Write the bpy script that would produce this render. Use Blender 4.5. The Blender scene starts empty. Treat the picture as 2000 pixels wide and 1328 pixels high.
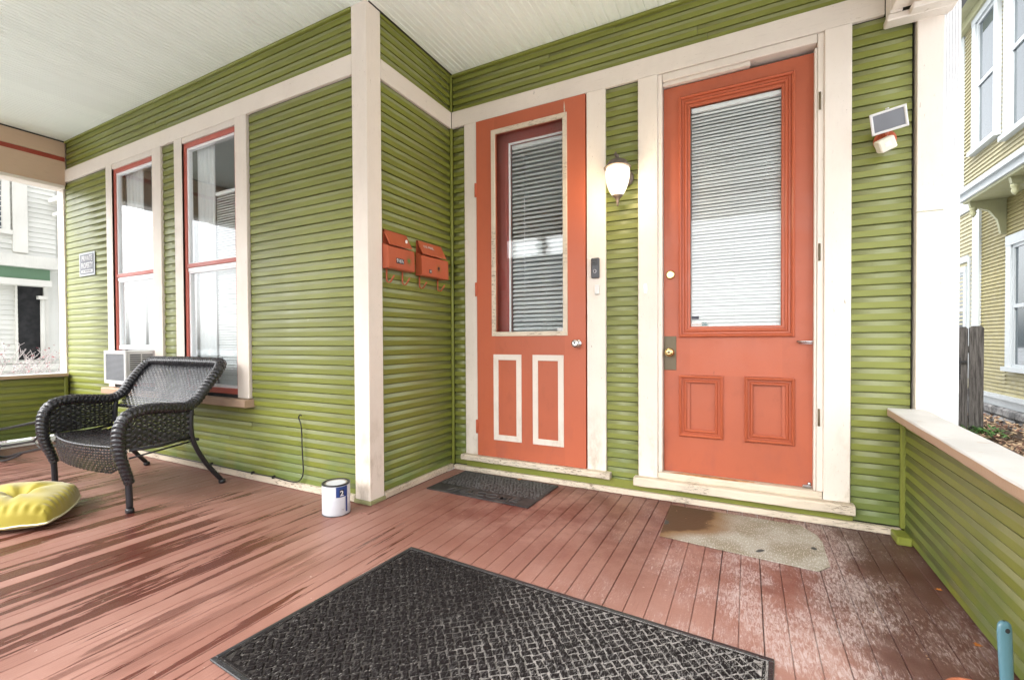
import bpy, bmesh, math, random
from mathutils import Vector, Matrix, noise
random.seed(7)
rad = math.radians
sc = bpy.context.scene
COL = sc.collection

# ------------------------------------------------------------------ camera
cam_d = bpy.data.cameras.new('camera'); cam = bpy.data.objects.new('camera', cam_d); COL.objects.link(cam)
YAW, PITCH, ROLL = 0.4779, -0.0132, -0.0054
r = Vector((math.cos(YAW), math.sin(YAW), 0)); f = Vector((-math.sin(YAW), math.cos(YAW), 0)); u = Vector((0, 0, 1))
f, u = math.cos(PITCH)*f + math.sin(PITCH)*u, -math.sin(PITCH)*f + math.cos(PITCH)*u
r, u = math.cos(ROLL)*r + math.sin(ROLL)*u, -math.sin(ROLL)*r + math.cos(ROLL)*u
cam.matrix_world = Matrix(((r.x, u.x, -f.x, 2.2062), (r.y, u.y, -f.y, -3.1707), (r.z, u.z, -f.z, 1.0824), (0, 0, 0, 1)))
cam_d.sensor_width = 36; cam_d.lens = 15.971; cam_d.shift_y = 0.00557
cam_d.clip_start = 0.02; cam_d.clip_end = 500
sc.camera = cam
# ------------------------------------------------------------------ light
SUN_EL, SUN_AZ = rad(42), rad(205)
world = bpy.data.worlds.new('World'); sc.world = world; world.use_nodes = True
nt = world.node_tree; nt.nodes.clear()
sky = nt.nodes.new('ShaderNodeTexSky'); sky.sky_type = 'NISHITA'; sky.sun_disc = False
sky.sun_elevation = SUN_EL; sky.sun_rotation = SUN_AZ; sky.air_density = 1.0; sky.dust_density = 3.0
hs = nt.nodes.new('ShaderNodeHueSaturation'); hs.inputs['Saturation'].default_value = 0.12
hs.inputs['Value'].default_value = 1.0
bg = nt.nodes.new('ShaderNodeBackground'); bg.inputs['Strength'].default_value = 0.15
wo = nt.nodes.new('ShaderNodeOutputWorld')
nt.links.new(sky.outputs[0], hs.inputs['Color']); nt.links.new(hs.outputs[0], bg.inputs[0]); nt.links.new(bg.outputs[0], wo.inputs[0])
sl = bpy.data.lights.new('sun', 'SUN'); sl.energy = 0.55; sl.angle = rad(25); sl.color = (1, .97, .92)
sun = bpy.data.objects.new('sun', sl); COL.objects.link(sun)
sd = Vector((math.sin(SUN_AZ)*math.cos(SUN_EL), math.cos(SUN_AZ)*math.cos(SUN_EL), math.sin(SUN_EL)))
sun.rotation_euler = sd.to_track_quat('Z', 'Y').to_euler(); sun.location = (0, -10, 12)
sc.view_settings.view_transform = 'Standard'; sc.view_settings.look = 'None'
sc.view_settings.exposure = 2.36; sc.view_settings.gamma = 1; sc.view_settings.use_curve_mapping = False
try:
    sc.cycles.max_bounces = 12; sc.cycles.diffuse_bounces = 6; sc.cycles.transparent_max_bounces = 24
except Exception: pass

# ------------------------------------------------------------------ materials
class N:
    def __init__(s, name):
        s.m = bpy.data.materials.new(name); s.m.use_nodes = True
        s.t = s.m.node_tree; s.t.nodes.clear()
        s.out = s.t.nodes.new('ShaderNodeOutputMaterial'); s.b = s.t.nodes.new('ShaderNodeBsdfPrincipled')
        s.t.links.new(s.b.outputs[0], s.out.inputs[0]); s._p = None
    def set(s, inp, v):
        if isinstance(v, bpy.types.NodeSocket): s.t.links.new(v, inp)
        else:
            if isinstance(v, (tuple, list)) and len(v) == 3 and inp.type == 'RGBA': v = (*v, 1)
            inp.default_value = v
    def n(s, typ, **kw):
        x = s.t.nodes.new(typ)
        for k, v in kw.items(): setattr(x, k, v)
        return x
    def pos(s):
        if not s._p: s._p = s.n('ShaderNodeNewGeometry').outputs['Position']
        return s._p
    def mapping(s, scale=(1, 1, 1), rot=(0, 0, 0), vec=None):
        x = s.n('ShaderNodeMapping'); s.set(x.inputs['Vector'], vec or s.pos())
        x.inputs['Scale'].default_value = scale; x.inputs['Rotation'].default_value = rot
        return x.outputs[0]
    def noise(s, scale, detail=4, vec=None, rough=.55, dist=0):
        x = s.n('ShaderNodeTexNoise'); s.set(x.inputs['Vector'], vec or s.pos())
        x.inputs['Scale'].default_value = scale; x.inputs['Detail'].default_value = detail
        x.inputs['Roughness'].default_value = rough; x.inputs['Distortion'].default_value = dist
        return x.outputs[0]
    def ramp(s, v, a, b, lo=0.0, hi=1.0):
        x = s.n('ShaderNodeMapRange'); x.interpolation_type = 'SMOOTHSTEP'
        s.set(x.inputs[0], v); x.inputs[1].default_value = a; x.inputs[2].default_value = b
        x.inputs[3].default_value = lo; x.inputs[4].default_value = hi
        return x.outputs[0]
    def mix(s, fac, a, b):
        x = s.n('ShaderNodeMix', data_type='RGBA'); s.set(x.inputs[0], fac); s.set(x.inputs[6], a); s.set(x.inputs[7], b)
        return x.outputs[2]
    def math(s, op, a, b=0.0, c=None):
        x = s.n('ShaderNodeMath', operation=op); s.set(x.inputs[0], a); s.set(x.inputs[1], b)
        if c is not None: s.set(x.inputs[2], c)
        return x.outputs[0]
    def mul(s, *a):
        v = a[0]
        for b in a[1:]: v = s.math('MULTIPLY', v, b)
        return v
    def sep(s, vec=None):
        x = s.n('ShaderNodeSeparateXYZ'); s.set(x.inputs[0], vec or s.pos()); return x.outputs
    def rand(s): return s.n('ShaderNodeObjectInfo').outputs['Random']
    def bump(s, h, strength=.3, dist=.002, normal=None):
        x = s.n('ShaderNodeBump'); s.set(x.inputs['Height'], h)
        x.inputs['Strength'].default_value = strength; x.inputs['Distance'].default_value = dist
        if normal: s.set(x.inputs['Normal'], normal)
        return x.outputs[0]
    def fin(s, color, rough=.5, normal=None, metal=0.0, spec=.5, **kw):
        s.set(s.b.inputs['Base Color'], color); s.set(s.b.inputs['Roughness'], rough)
        s.set(s.b.inputs['Metallic'], metal); s.set(s.b.inputs['Specular IOR Level'], spec)
        if normal: s.set(s.b.inputs['Normal'], normal)
        for k, v in kw.items(): s.set(s.b.inputs[k.replace('_', ' ')], v)
        return s.m

def c3(a, k): return tuple(min(1, x*k) for x in a)
def paint(name, base, rough=.45, var=.12, chips=None, dirt=.25, grain=(14, 14, 1.2), bump=.35, rand=.06, spec=.5, gs=6, grime=None):
    """brushed, weathered house paint; chips = (colour, amount)"""
    n = N(name)
    big = n.noise(1.7, 5); fine = n.noise(gs, 6, n.mapping(grain), .65)
    v = n.ramp(big, .3, .7); col = n.mix(v, c3(base, 1-var), c3(base, 1+var*.6))
    col = n.mix(n.mul(n.ramp(fine, .52, .75), dirt), col, c3(base, .55))
    if rand: col = n.mix(n.ramp(n.rand(), 0, 1, 0, 1), col, n.mix(.5, col, c3(base, 1+rand*3)))
    if grime:
        gz = n.sep()[2]; gm_ = n.mul(n.math('ADD', n.ramp(gz, .75, .08, 0, .75), .08), n.ramp(n.noise(4.5, 7, n.mapping((1.5, 1.5, .7)), .7), .46, .70))
        col = n.mix(gm_, col, grime)
        sc_ = n.mul(n.ramp(n.noise(1.3, 8, n.mapping((9, 9, 2.2)), .8, 1.2), .655, .67), n.ramp(n.noise(1.9, 3), .45, .6)); col = n.mix(n.mul(sc_, .75), col, c3(base, .42))
    hgt = n.math('ADD', fine, n.mul(n.noise(90, 3), .5))
    if chips:
        cc, amt = chips
        cm = n.ramp(n.noise(2.3*gs, 8, n.mapping(grain), .72, .6), .70-amt, .72-amt)
        cm = n.mul(cm, n.ramp(n.noise(3.1, 3), .42, .58))
        col = n.mix(cm, col, cc); hgt = n.math('SUBTRACT', hgt, n.mul(cm, .8))
    rr = n.ramp(n.noise(9, 4), .3, .7, rough*.85, min(1, rough*1.2))
    return n.fin(col, rr, n.bump(hgt, bump, .0025), spec=spec)

M = {}
GREEN = (.185, .203, .032)
def siding_mat(name, base, rough):
    n = N(name)
    big = n.noise(1.2, 5); g = n.noise(5, 7, n.mapping((1.6, 1.6, 26)), .68)
    col = n.mix(n.ramp(big, .3, .7), c3(base, .86), c3(base, 1.12))
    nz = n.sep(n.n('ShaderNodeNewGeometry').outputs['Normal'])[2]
    # sky sheen on the upward tilted cove of every board, painted into the colour
    cove_sheen = n.mul(n.ramp(nz, .03, .10), n.ramp(n.noise(2.5, 6, n.mapping((1, 1, 4)), .6), .3, .7, .68, .9))
    col = n.mix(cove_sheen, col, (.245, .262, .130))
    col = n.mix(n.mul(n.ramp(g, .58, .75), .18), col, c3(base, .5))
    x, y, z = n.sep()
    green = n.mul(n.ramp(z, .55, .1), n.ramp(n.noise(3, 4), .35, .6), .55)
    col = n.mix(green, col, (.10, .17, .055))
    chip = n.mul(n.ramp(n.noise(55, 5, None, .6), .715, .74), n.ramp(n.noise(2.2, 2), .5, .6))
    col = n.mix(chip, col, (.62, .6, .5))
    col = n.mix(n.ramp(n.rand(), 0, 1, 0, .25), col, c3(base, .8))
    h = n.math('ADD', n.mul(g, 1.1), n.mul(n.noise(70, 4), .7))
    rr = n.ramp(n.noise(3, 4), .3, .7, rough*.95, rough*1.2)
    return n.fin(col, rr, n.bump(h, .22, .002), spec=.5)
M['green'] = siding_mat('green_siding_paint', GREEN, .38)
M['dark_green'] = paint('dark_green_gap_shade', (.022, .026, .010), .8)  # backing behind the clapboard gaps, its colour darkened to give shadow lines
M['green_trim'] = paint('green_trim_paint', GREEN, .4, chips=((.35, .36, .25), .02))
M['cream'] = paint('cream_trim_paint', (.70, .635, .56), .5, var=.07, chips=((.33, .27, .2), .06), dirt=.16, grain=(9, 9, 2), grime=(.42, .35, .26))
M['cream_x'] = paint('cream_band_paint', (.70, .635, .56), .5, var=.07, chips=((.33, .27, .2), .06), dirt=.18, grain=(2, 2, 14), grime=(.46, .38, .29))
M['cream_worn'] = paint('worn_cream_sill_paint', (.60, .52, .41), .6, var=.15, chips=((.20, .15, .10), .15), dirt=.6, grain=(2, 9, 12), bump=.8)
M['tan'] = paint('tan_beam_paint', (.50, .36, .25), .6, dirt=.35, grain=(2, 2, 9))
M['beam_red'] = paint('dark_red_stripe_paint', (.33, .05, .025), .5)
M['coral'] = paint('coral_door_paint', (.42, .100, .044), .42, var=.07, dirt=.22, grain=(3, 3, 1.5), bump=.35, chips=((.36, .25, .2), .0), grime=(.36, .09, .05))
M['coral_mould'] = paint('coral_moulding_paint', (.41, .092, .038), .36, var=.08, dirt=.3, grain=(6, 6, 2), bump=.3, chips=((.30, .2, .17), .01))
M['coral_metal'] = paint('coral_mailbox_paint', (.44, .098, .042), .4, var=.10, dirt=.3, bump=.3, chips=((.50, .42, .36), .015), gs=9)
M['maroon'] = paint('maroon_sash_paint', (.33, .07, .055), .4)
M['red_sash'] = paint('brick_red_sash_paint', (.44, .10, .07), .42)
M['ceiling'] = paint('pale_green_ceiling_paint', (.82, .88, .82), .55, var=.02, dirt=.01, grain=(1, 1, 1), bump=.08, rand=.02)
M['white'] = paint('white_vinyl', (.82, .83, .84), .4, var=.03, dirt=.05, bump=.1)
M['blind'] = paint('white_blind_slat', (.76, .78, .78), .35, var=.02, dirt=.03, bump=.05)
M['plastic_white'] = paint('white_plastic', (.66, .66, .65), .4, var=.03, dirt=.06, bump=.08)
M['plastic_cream'] = paint('aged_white_plastic', (.68, .64, .54), .4, var=.05, dirt=.1, bump=.1)
M['black_plastic'] = paint('black_plastic', (.02, .02, .022), .3, dirt=0, bump=.05)
M['grey_plastic'] = paint('dark_grey_plastic', (.05, .054, .062), .35, dirt=0, bump=.05)
M['bronze'] = paint('aged_bronze', (.11, .085, .07), .45, dirt=.3, bump=.2)
M['cable'] = paint('black_cable', (.015, .015, .017), .4, dirt=0, bump=0)
M['tube'] = paint('black_powder_coat', (.018, .018, .022), .35, dirt=.1, bump=.1)
M['interior'] = paint('interior_wall_paint', (.68, .71, .72), .8, dirt=.1)
M['interior_floor'] = paint('interior_floor', (.16, .11, .08), .6)
M['curtain'] = paint('pale_curtain', (.66, .69, .70), .8, dirt=.15, grain=(12, 12, 1))
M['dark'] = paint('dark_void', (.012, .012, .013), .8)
M['steel'] = N('brushed_steel').fin((.62, .62, .64), .25, metal=1.0)
M['brass'] = N('polished_brass').fin((.75, .56, .26), .22, metal=1.0)
M['old_brass'] = paint('tarnished_brass', (.13, .10, .055), .45, dirt=.4)
M['neigh_y'] = paint('yellow_siding_paint', (.26, .225, .095), .55, var=.06, dirt=.15, grain=(2, 2, 16))
M['neigh_y2'] = paint('pale_yellow_siding_paint', (.33, .30, .18), .55, var=.05, dirt=.1, grain=(2, 2, 16))
M['neigh_w'] = paint('white_siding_paint', (.60, .60, .56), .6, var=.04, dirt=.08, grain=(2, 2, 14))
M['neigh_trim'] = paint('pale_grey_trim_paint', (.42, .45, .46), .5, var=.06, dirt=.1)
M['olive_trim'] = paint('olive_trim_paint', (.34, .34, .2), .55)
M['fascia_green'] = paint('green_fascia_paint', (.11, .2, .12), .5, dirt=.4)
M['roof_shingle'] = paint('grey_roof_shingle', (.10, .10, .105), .9, var=.3)
M['brick_far'] = paint('weathered_render', (.3, .22, .18), .8)
M['asphalt'] = paint('street_asphalt', (.06, .06, .062), .9)
M['pot'] = paint('terracotta', (.33, .10, .05), .7, dirt=.4)
M['blue_plastic'] = paint('pale_blue_plastic', (.07, .15, .185), .3, var=.15, dirt=.2)
M['cream_text'] = N('white_print').fin((.6, .6, .6), .6)
M['sign_grey'] = N('grey_sign_print').fin((.07, .075, .095), .5)
M['label_blue'] = N('blue_label_print').fin((.02, .05, .19), .35)
M['label_dark'] = N('dark_label_print').fin((.012, .014, .03), .35)
M['black_print'] = N('black_print').fin((.02, .02, .03), .5)
M['gold_print'] = N('gold_print').fin((.25, .22, .03), .5)
M['green_print'] = N('green_print').fin((.10, .2, .04), .5)
M['rust_print'] = N('rust').fin((.3, .08, .025), .8)
M['teal_print'] = N('teal_print').fin((.03, .14, .15), .5)

n = N('window_glass')      # clear pane
n.t.nodes.remove(n.b)
gl = n.n('ShaderNodeBsdfGlossy'); gl.inputs['Roughness'].default_value = .012; gl.inputs['Color'].default_value = (.95, .97, .98, 1)
tr = n.n('ShaderNodeBsdfTransparent'); tr.inputs['Color'].default_value = (.97, .98, .98, 1)
lw = n.n('ShaderNodeLayerWeight'); lw.inputs[0].default_value = .5
fac = n.math('MINIMUM', n.math('MULTIPLY_ADD', n.math('POWER', lw.outputs['Facing'], 4.0), .92, .022), 1.0)
nb = n.bump(n.noise(3.5, 2), .05, .01); n.set(gl.inputs['Normal'], nb)
mx = n.n('ShaderNodeMixShader'); n.set(mx.inputs[0], fac); n.t.links.new(tr.outputs[0], mx.inputs[1]); n.t.links.new(gl.outputs[0], mx.inputs[2])
n.t.links.new(mx.outputs[0], n.out.inputs[0]); M['glass'] = n.m

n = N('lit_lamp_glass'); n.fin((.9, .88, .82), .35)
lw = n.n('ShaderNodeLayerWeight'); lw.inputs[0].default_value = .45
n.set(n.b.inputs['Emission Color'], (1.0, .86, .62)); n.set(n.b.inputs['Emission Strength'], n.ramp(lw.outputs['Facing'], 0, .9, .75, .12)); M['lamp_glass'] = n.m

# deck: pinkish worn paint, damp streaks along the boards, salt scuffs on the right
n = N('worn_deck_paint')
x, y, z = n.sep()
big = n.noise(1.4, 5)
base = n.mix(n.ramp(big, .32, .68), (.228, .108, .083), (.315, .172, .139))
base = n.mix(n.ramp(n.rand(), 0, 1, 0, .35), base, (.19, .078, .058))
grn = n.noise(5, 8, n.mapping((26, 1.1, 1)), .7)
base = n.mix(n.mul(n.ramp(grn, .5, .75), .5), base, (.17, .065, .048))
# damp dark streaks
st = n.math('ADD', n.noise(1.0, 6, n.mapping((7, .55, 1)), .6), n.math('MULTIPLY_ADD', n.rand(), .10, -.05))
reg = n.mul(n.ramp(x, .6, -.1), n.ramp(y, -1.35, -1.7), n.ramp(x, -3.6, -2.4, .35, 1))
wetm = n.mul(n.ramp(st, .505, .53), reg)
st2 = n.noise(1.0, 6, n.mapping((22, 1.1, 1)), .6)
wetm2 = n.mul(n.ramp(n.math('ADD', st2, n.math('MULTIPLY_ADD', n.rand(), .12, -.06)), .60, .63), n.ramp(x, 1.4, .4), n.ramp(y, -.9, -1.3))
wet = n.math('MAXIMUM', wetm, wetm2)
col = n.mix(wet, base, (.085, .025, .018))
# reddish damp band before the doors
rb = n.mul(n.ramp(y, -1.6, -.55), n.ramp(x, .0, .6), n.ramp(n.noise(3.2, 8, None, .75), .36, .62))
col = n.mix(n.mul(rb, .85), col, (.115, .026, .018))
# brown grime beside the rail
edge = n.math('ADD', x, n.math('MULTIPLY', n.noise(3, 5), .5))
gm = n.mul(n.ramp(edge, 2.62, 2.95), n.ramp(y, -3, -2.2, .8, 1))
col = n.mix(n.mul(gm, .82), col, (.060, .026, .022))
# white salt scuffs
sv = n.mapping((130, 30, 1), (0, 0, rad(-33)))
sc1 = n.noise(1.0, 5, sv, .7, .9)
sreg = n.mul(n.ramp(x, .9, 2.0), n.ramp(n.noise(2.6, 5, None, .65), .36, .62))
sreg2 = n.mul(n.ramp(x, 1.8, 2.3), n.ramp(x, 2.85, 2.55, .15, 1), n.ramp(n.noise(2.2, 5, None, .65), .40, .62))
den = n.math('MINIMUM', n.math('ADD', n.mul(sreg, .55), n.mul(sreg2, .95)), 1.0)
salt = n.mul(n.ramp(n.math('ADD', sc1, n.mul(den, .20)), .58, .84, 0, .62), n.ramp(den, 0, .35))
haze_ = n.mul(den, n.ramp(n.noise(16, 6, n.mapping((1, .45, 1)), .7), .42, .68), .30); col = n.mix(haze_, col, (.46, .37, .35))
col = n.mix(salt, col, (.52, .45, .44))
sp = n.mul(n.ramp(n.noise(34, 4), .70, .73), .5); col = n.mix(sp, col, (.6, .5, .46))
nail = n.ramp(n.noise(17, 2), .765, .79); col = n.mix(nail, col, (.15, .06, .045))
rgh = n.mix(wet, (.46, .46, .46), (.20, .20, .20))
rb2 = n.n('ShaderNodeRGBToBW'); n.set(rb2.inputs[0], rgh)
h = n.math('ADD', n.mul(grn, .8), n.mul(n.noise(120, 4), .4))
M['deck'] = n.fin(col, rb2.outputs[0], n.bump(h, .55, .003), spec=.45)

# ------------------------------------------------------------------ mesh helpers
class MB:
    def __init__(s): s.v = []; s.f = []; s.smooth = False; s.sf = set()
    def add(s, vs, fs, smooth=False):
        o = len(s.v); s.v += [tuple(v) for v in vs]
        for q in fs:
            if smooth: s.sf.add(len(s.f))
            s.f.append(tuple(i+o for i in q))
        return s
    def box(s, x0, x1, y0, y1, z0, z1, b=0.0):
        x0, x1 = sorted((x0, x1)); y0, y1 = sorted((y0, y1)); z0, z1 = sorted((z0, z1))
        if b <= 0:
            vs = [(x, y, z) for x in (x0, x1) for y in (y0, y1) for z in (z0, z1)]
            return s.add(vs, [(0, 1, 3, 2), (4, 6, 7, 5), (0, 4, 5, 1), (2, 3, 7, 6), (0, 2, 6, 4), (1, 5, 7, 3)])
        b = min(b, (x1-x0)*.45, (y1-y0)*.45, (z1-z0)*.45)
        bm = bmesh.new(); bmesh.ops.create_cube(bm, size=1)
        for v in bm.verts:
            v.co = Vector(((x0+x1)/2+v.co.x*(x1-x0), (y0+y1)/2+v.co.y*(y1-y0), (z0+z1)/2+v.co.z*(z1-z0)))
        bmesh.ops.bevel(bm, geom=list(bm.edges), offset=b, segments=1, affect='EDGES')
        bm.verts.index_update()
        s.add([v.co for v in bm.verts], [[v.index for v in q.verts] for q in bm.faces]); bm.free(); return s
    def prism(s, poly, axis, a, b, smooth=False):
        """extrude a 2-D polygon along an axis; poly in the two other axes in order"""
        def P(p, t):
            return {'X': (t, p[0], p[1]), 'Y': (p[0], t, p[1]), 'Z': (p[0], p[1], t)}[axis]
        k = len(poly)
        vs = [P(p, a) for p in poly]+[P(p, b) for p in poly]
        fs = [(i, (i+1) % k, (i+1) % k+k, i+k) for i in range(k)]
        s.add(vs, fs, smooth); o = len(s.v)-2*k
        s.f.append(tuple(o+i for i in range(k))[::-1]); s.f.append(tuple(o+k+i for i in range(k))); return s
    def tube(s, pts, rad_, n=10, caps=True, mod=None, closed=False, flat=1.0):
        pts = [Vector(p) for p in pts]; m = len(pts); rings = []
        if not hasattr(rad_, '__len__'): rad_ = [rad_]*m
        prevn = None; L = 0
        for i, p in enumerate(pts):
            if closed: t = pts[(i+1) % m]-pts[i-1]
            else: t = pts[min(i+1, m-1)]-pts[max(i-1, 0)]
            if t.length < 1e-9: t = Vector((0, 0, 1))
            t.normalize()
            if prevn is None:
                a = Vector((0, 0, 1)) if abs(t.z) < .9 else Vector((1, 0, 0)); nn = (a-t*a.dot(t)).normalized()
            else: nn = (prevn-t*prevn.dot(t)).normalized()
            prevn = nn; bb = t.cross(nn)
            if i: L += (p-pts[i-1]).length
            ring = []
            for k in range(n):
                th = 2*math.pi*k/n; rr = rad_[i]*(mod(L, th) if mod else 1)
                ring.append(p+nn*math.cos(th)*rr+bb*math.sin(th)*rr*flat)
            rings.append(ring)
        vs = [v for rg in rings for v in rg]; fs = []
        for i in range(m if closed else m-1):
            j = (i+1) % m
            for k in range(n): fs.append((i*n+k, i*n+(k+1) % n, j*n+(k+1) % n, j*n+k))
        s.add(vs, fs, True)
        if caps and not closed:
            o = len(s.v)-len(vs); s.f.append(tuple(o+k for k in range(n))[::-1]); s.f.append(tuple(o+(m-1)*n+k for k in range(n)))
        return s
    def lathe(s, c, prof, n=24, axis='Z', smooth=True, caps=True):
        """prof = [(radius, height)]"""
        c = Vector(c); vs = []
        for rr, hh in prof:
            for k in range(n):
                a = 2*math.pi*k/n
                if axis == 'Z': vs.append(c+Vector((rr*math.cos(a), rr*math.sin(a), hh)))
                elif axis == 'Y': vs.append(c+Vector((rr*math.cos(a), -hh, rr*math.sin(a))))
                else: vs.append(c+Vector((hh, rr*math.cos(a), rr*math.sin(a))))
        m = len(prof)
        s.add(vs, [(i*n+k, i*n+(k+1) % n, (i+1)*n+(k+1) % n, (i+1)*n+k) for i in range(m-1) for k in range(n)], smooth)
        o = len(s.v)-len(vs)
        if caps: s.f.append(tuple(o+k for k in range(n))[::-1]); s.f.append(tuple(o+(m-1)*n+k for k in range(n)))
        return s
    def grid(s, fn, nu, nv, smooth=True):
        vs = [fn(i/nu, j/nv) for i in range(nu+1) for j in range(nv+1)]
        return s.add(vs, [(i*(nv+1)+j, (i+1)*(nv+1)+j, (i+1)*(nv+1)+j+1, i*(nv+1)+j+1) for i in range(nu) for j in range(nv)], smooth)
    def xf(s, mat):
        s.v = [tuple(mat @ Vector(v)) for v in s.v]; return s

def worg(o):
    p = Vector((0, 0, 0))
    while o is not None: p += o.location; o = o.parent
    return p
def props(o, label=None, cat=None, group=None, kind=None):
    if label: o['label'] = label
    if cat: o['category'] = cat
    if group: o['group'] = group
    if kind: o['kind'] = kind
    return o
def mesh_of(name, mb, mat, off=(0, 0, 0)):
    me = bpy.data.meshes.new(name); off = Vector(off)
    me.from_pydata([tuple(Vector(v)-off) for v in mb.v], [], mb.f)
    bm = bmesh.new(); bm.from_mesh(me); bmesh.ops.recalc_face_normals(bm, faces=bm.faces); bm.to_mesh(me); bm.free()
    if mb.sf:
        me.polygons.foreach_set('use_smooth', [i in mb.sf for i in range(len(me.polygons))])
    me.materials.append(mat if not isinstance(mat, str) else M[mat])
    return me
def part(name, mb, mat, parent=None, label=None, kind=None):
    """world-space geometry linked as one object"""
    off = worg(parent) if parent else Vector((0, 0, 0))
    o = bpy.data.objects.new(name, mesh_of(name, mb, mat, off)); COL.objects.link(o)
    if parent: o.parent = parent
    return props(o, label, kind=kind)
def inst(name, me, parent, loc, rz=0.0, scale=None):
    o = bpy.data.objects.new(name, me); COL.objects.link(o); o.parent = parent
    o.location = Vector(loc)-worg(parent) if parent else Vector(loc); o.rotation_euler = (0, 0, rz)
    if scale: o.scale = scale
    return o
def thing(name, label, cat, loc=(0, 0, 0), group=None):
    o = bpy.data.objects.new(name, None); COL.objects.link(o); o.location = loc; o.empty_display_size = .1
    return props(o, label, cat, group)
def struct(name, loc=(0, 0, 0)):
    o = bpy.data.objects.new(name, None); COL.objects.link(o); o.location = loc; o['kind'] = 'structure'; return o
def solo(name, mb, mat, label, cat, group=None, kind=None):
    off = Vector(mb.v[0]); o = bpy.data.objects.new(name, mesh_of(name, mb, mat, off)); COL.objects.link(o); o.location = off
    return props(o, label, cat, group, kind)
def text_part(name, txt, size, mat, parent, loc, rot=(rad(90), 0, 0), depth=.0006, sx=1.0, bold=0.0):
    cu = bpy.data.curves.new(name, 'FONT'); cu.body = txt; cu.size = size; cu.extrude = depth; cu.align_x = 'CENTER'; cu.align_y = 'CENTER'
    cu.offset = bold
    t = bpy.data.objects.new('tmp', cu); COL.objects.link(t)
    dg = bpy.context.evaluated_depsgraph_get(); me = bpy.data.meshes.new_from_object(t.evaluated_get(dg))
    bpy.data.objects.remove(t); me.materials.clear(); me.materials.append(M[mat])
    o = bpy.data.objects.new(name, me); COL.objects.link(o); o.parent = parent
    o.location = Vector(loc)-(worg(parent) if parent else Vector()); o.rotation_euler = rot; o.scale = (sx, 1, 1)
    return o

# ------------------------------------------------------------------ key dimensions (metres)
A = .955            # the window wall stands this far in front of the door wall
HC, HT, HB = 3.286, 2.977, 2.843     # ceiling, band top, band bottom
XL, XR = -4.474, 3.0
SID, TRM = .014, .012                # siding base behind the wall line, trim in front of it
PITCH_S = .067

# ------------------------------------------------------------------ ground, street, far things
def bumpy(x0, x1, y0, y1, nx, ny, z, amp, sc_=.4):
    mb = MB()
    mb.grid(lambda a, b: (x0+(x1-x0)*a, y0+(y1-y0)*b, z+amp*noise.noise(Vector(((x0+(x1-x0)*a)*sc_, (y0+(y1-y0)*b)*sc_, 0)))), nx, ny); return mb
n = N('leafy_bounce_yard')
cc = n.mix(n.ramp(n.noise(3, 6), .4, .6), (.10, .075, .045), (.20, .15, .10))
cc = n.mix(n.ramp(n.noise(14, 5), .5, .62), cc, (.07, .085, .03)); cc = n.mix(n.ramp(n.noise(.5, 4), .34, .5), cc, (.62, .63, .65))  # pale cover over the leaves, added to bounce light onto the porch ceiling
M['yard'] = n.fin(cc, .9, n.bump(n.noise(30, 6), .8, .02))
g = part('ground', bumpy(-90, 90, -90, 90, 90, 90, -.50, .05), 'yard', kind='structure')
mb = MB(); mb.box(-90, 90, -17, -11, -.40, -.385); part('road', mb, 'asphalt', kind='structure')
mb = MB(); mb.box(-90, 90, -9.3, -8.0, -.42, -.37, .01); part('pavement', mb, paint('concrete_pavement', (.32, .31, .29), .8), kind='structure')

# ------------------------------------------------------------------ deck
deck = struct('porch_floor')
BW = .0826
def board_prof(w, t=.025, c=.0022): return [(c, 0), (w-c, 0), (w, -c*1.3), (w, -t), (0, -t), (0, -c*1.3)]
def deck_board(x0, w, ya, yb):
    sag = random.uniform(-.0009, .0009)
    mb = MB(); pr = board_prof(w-random.choice((.0009, .0012, .0018, .0018, .0026, .0034)))
    mb.prism([(x0+p[0], p[1]+sag) for p in pr], 'Y', ya, yb); part('deck_board', mb, 'deck', deck)
xx = .115-.0826*57
while xx < 3.0:
    back = -.012 if xx > .11 else (-A-.012 if xx < .02 else None)
    if back is None: back = -A-.135
    deck_board(xx, BW, -3.9, back); xx += BW
mb = MB()  # framing board that runs along the return wall, across the ends of the short boards
mb.box(.020, .113, -A-.0105, -.012, -.025, .0035, .003).box(.034, .113, -A-.133, -A-.011, -.025, .0035, .003); part('edge_board', mb, 'deck', deck)
mb = MB(); mb.box(-4.6, 3.1, -3.93, -3.903, -.45, -.004); mb.box(-4.65, -4.62, -3.9, -.99, -.45, -.004)
part('skirt_board', mb, 'green_trim', deck)
mb = MB(); mb.box(-4.6, 3.0, -3.88, 0.0, -.12, -.032); part('joist', mb, 'dark', deck)

# ------------------------------------------------------------------ ceiling
ceil_ = struct('porch_ceiling')
def ceil_board(x0, w, ya, yb):
    z = HC; q = .0042; c = w/2
    pr = [(0, z+.008), (.005, z), (c-.006, z), (c-.0035, z+q), (c, z+.0005), (c+.0035, z+q), (c+.006, z), (w-.005, z), (w, z+.008), (w, z+.016), (0, z+.016)]
    mb = MB(); mb.prism([(x0+a, b) for a, b in pr], 'Y', ya, yb); part('ceiling_board', mb, 'ceiling', ceil_)
xx = -4.474
while xx < 3.05:
    back = 0 if xx > 0.0 else -A
    ceil_board(xx, .0826, -3.86, back+.01); xx += .0832
roof = part('porch_roof', MB().box(-5.0, 3.5, -4.2, 3.2, HC+.03, HC+.16).box(-4.69, 3.2, -.9, 3.1, HC+.16, HC+2.9), 'roof_shingle', kind='structure')

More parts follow.
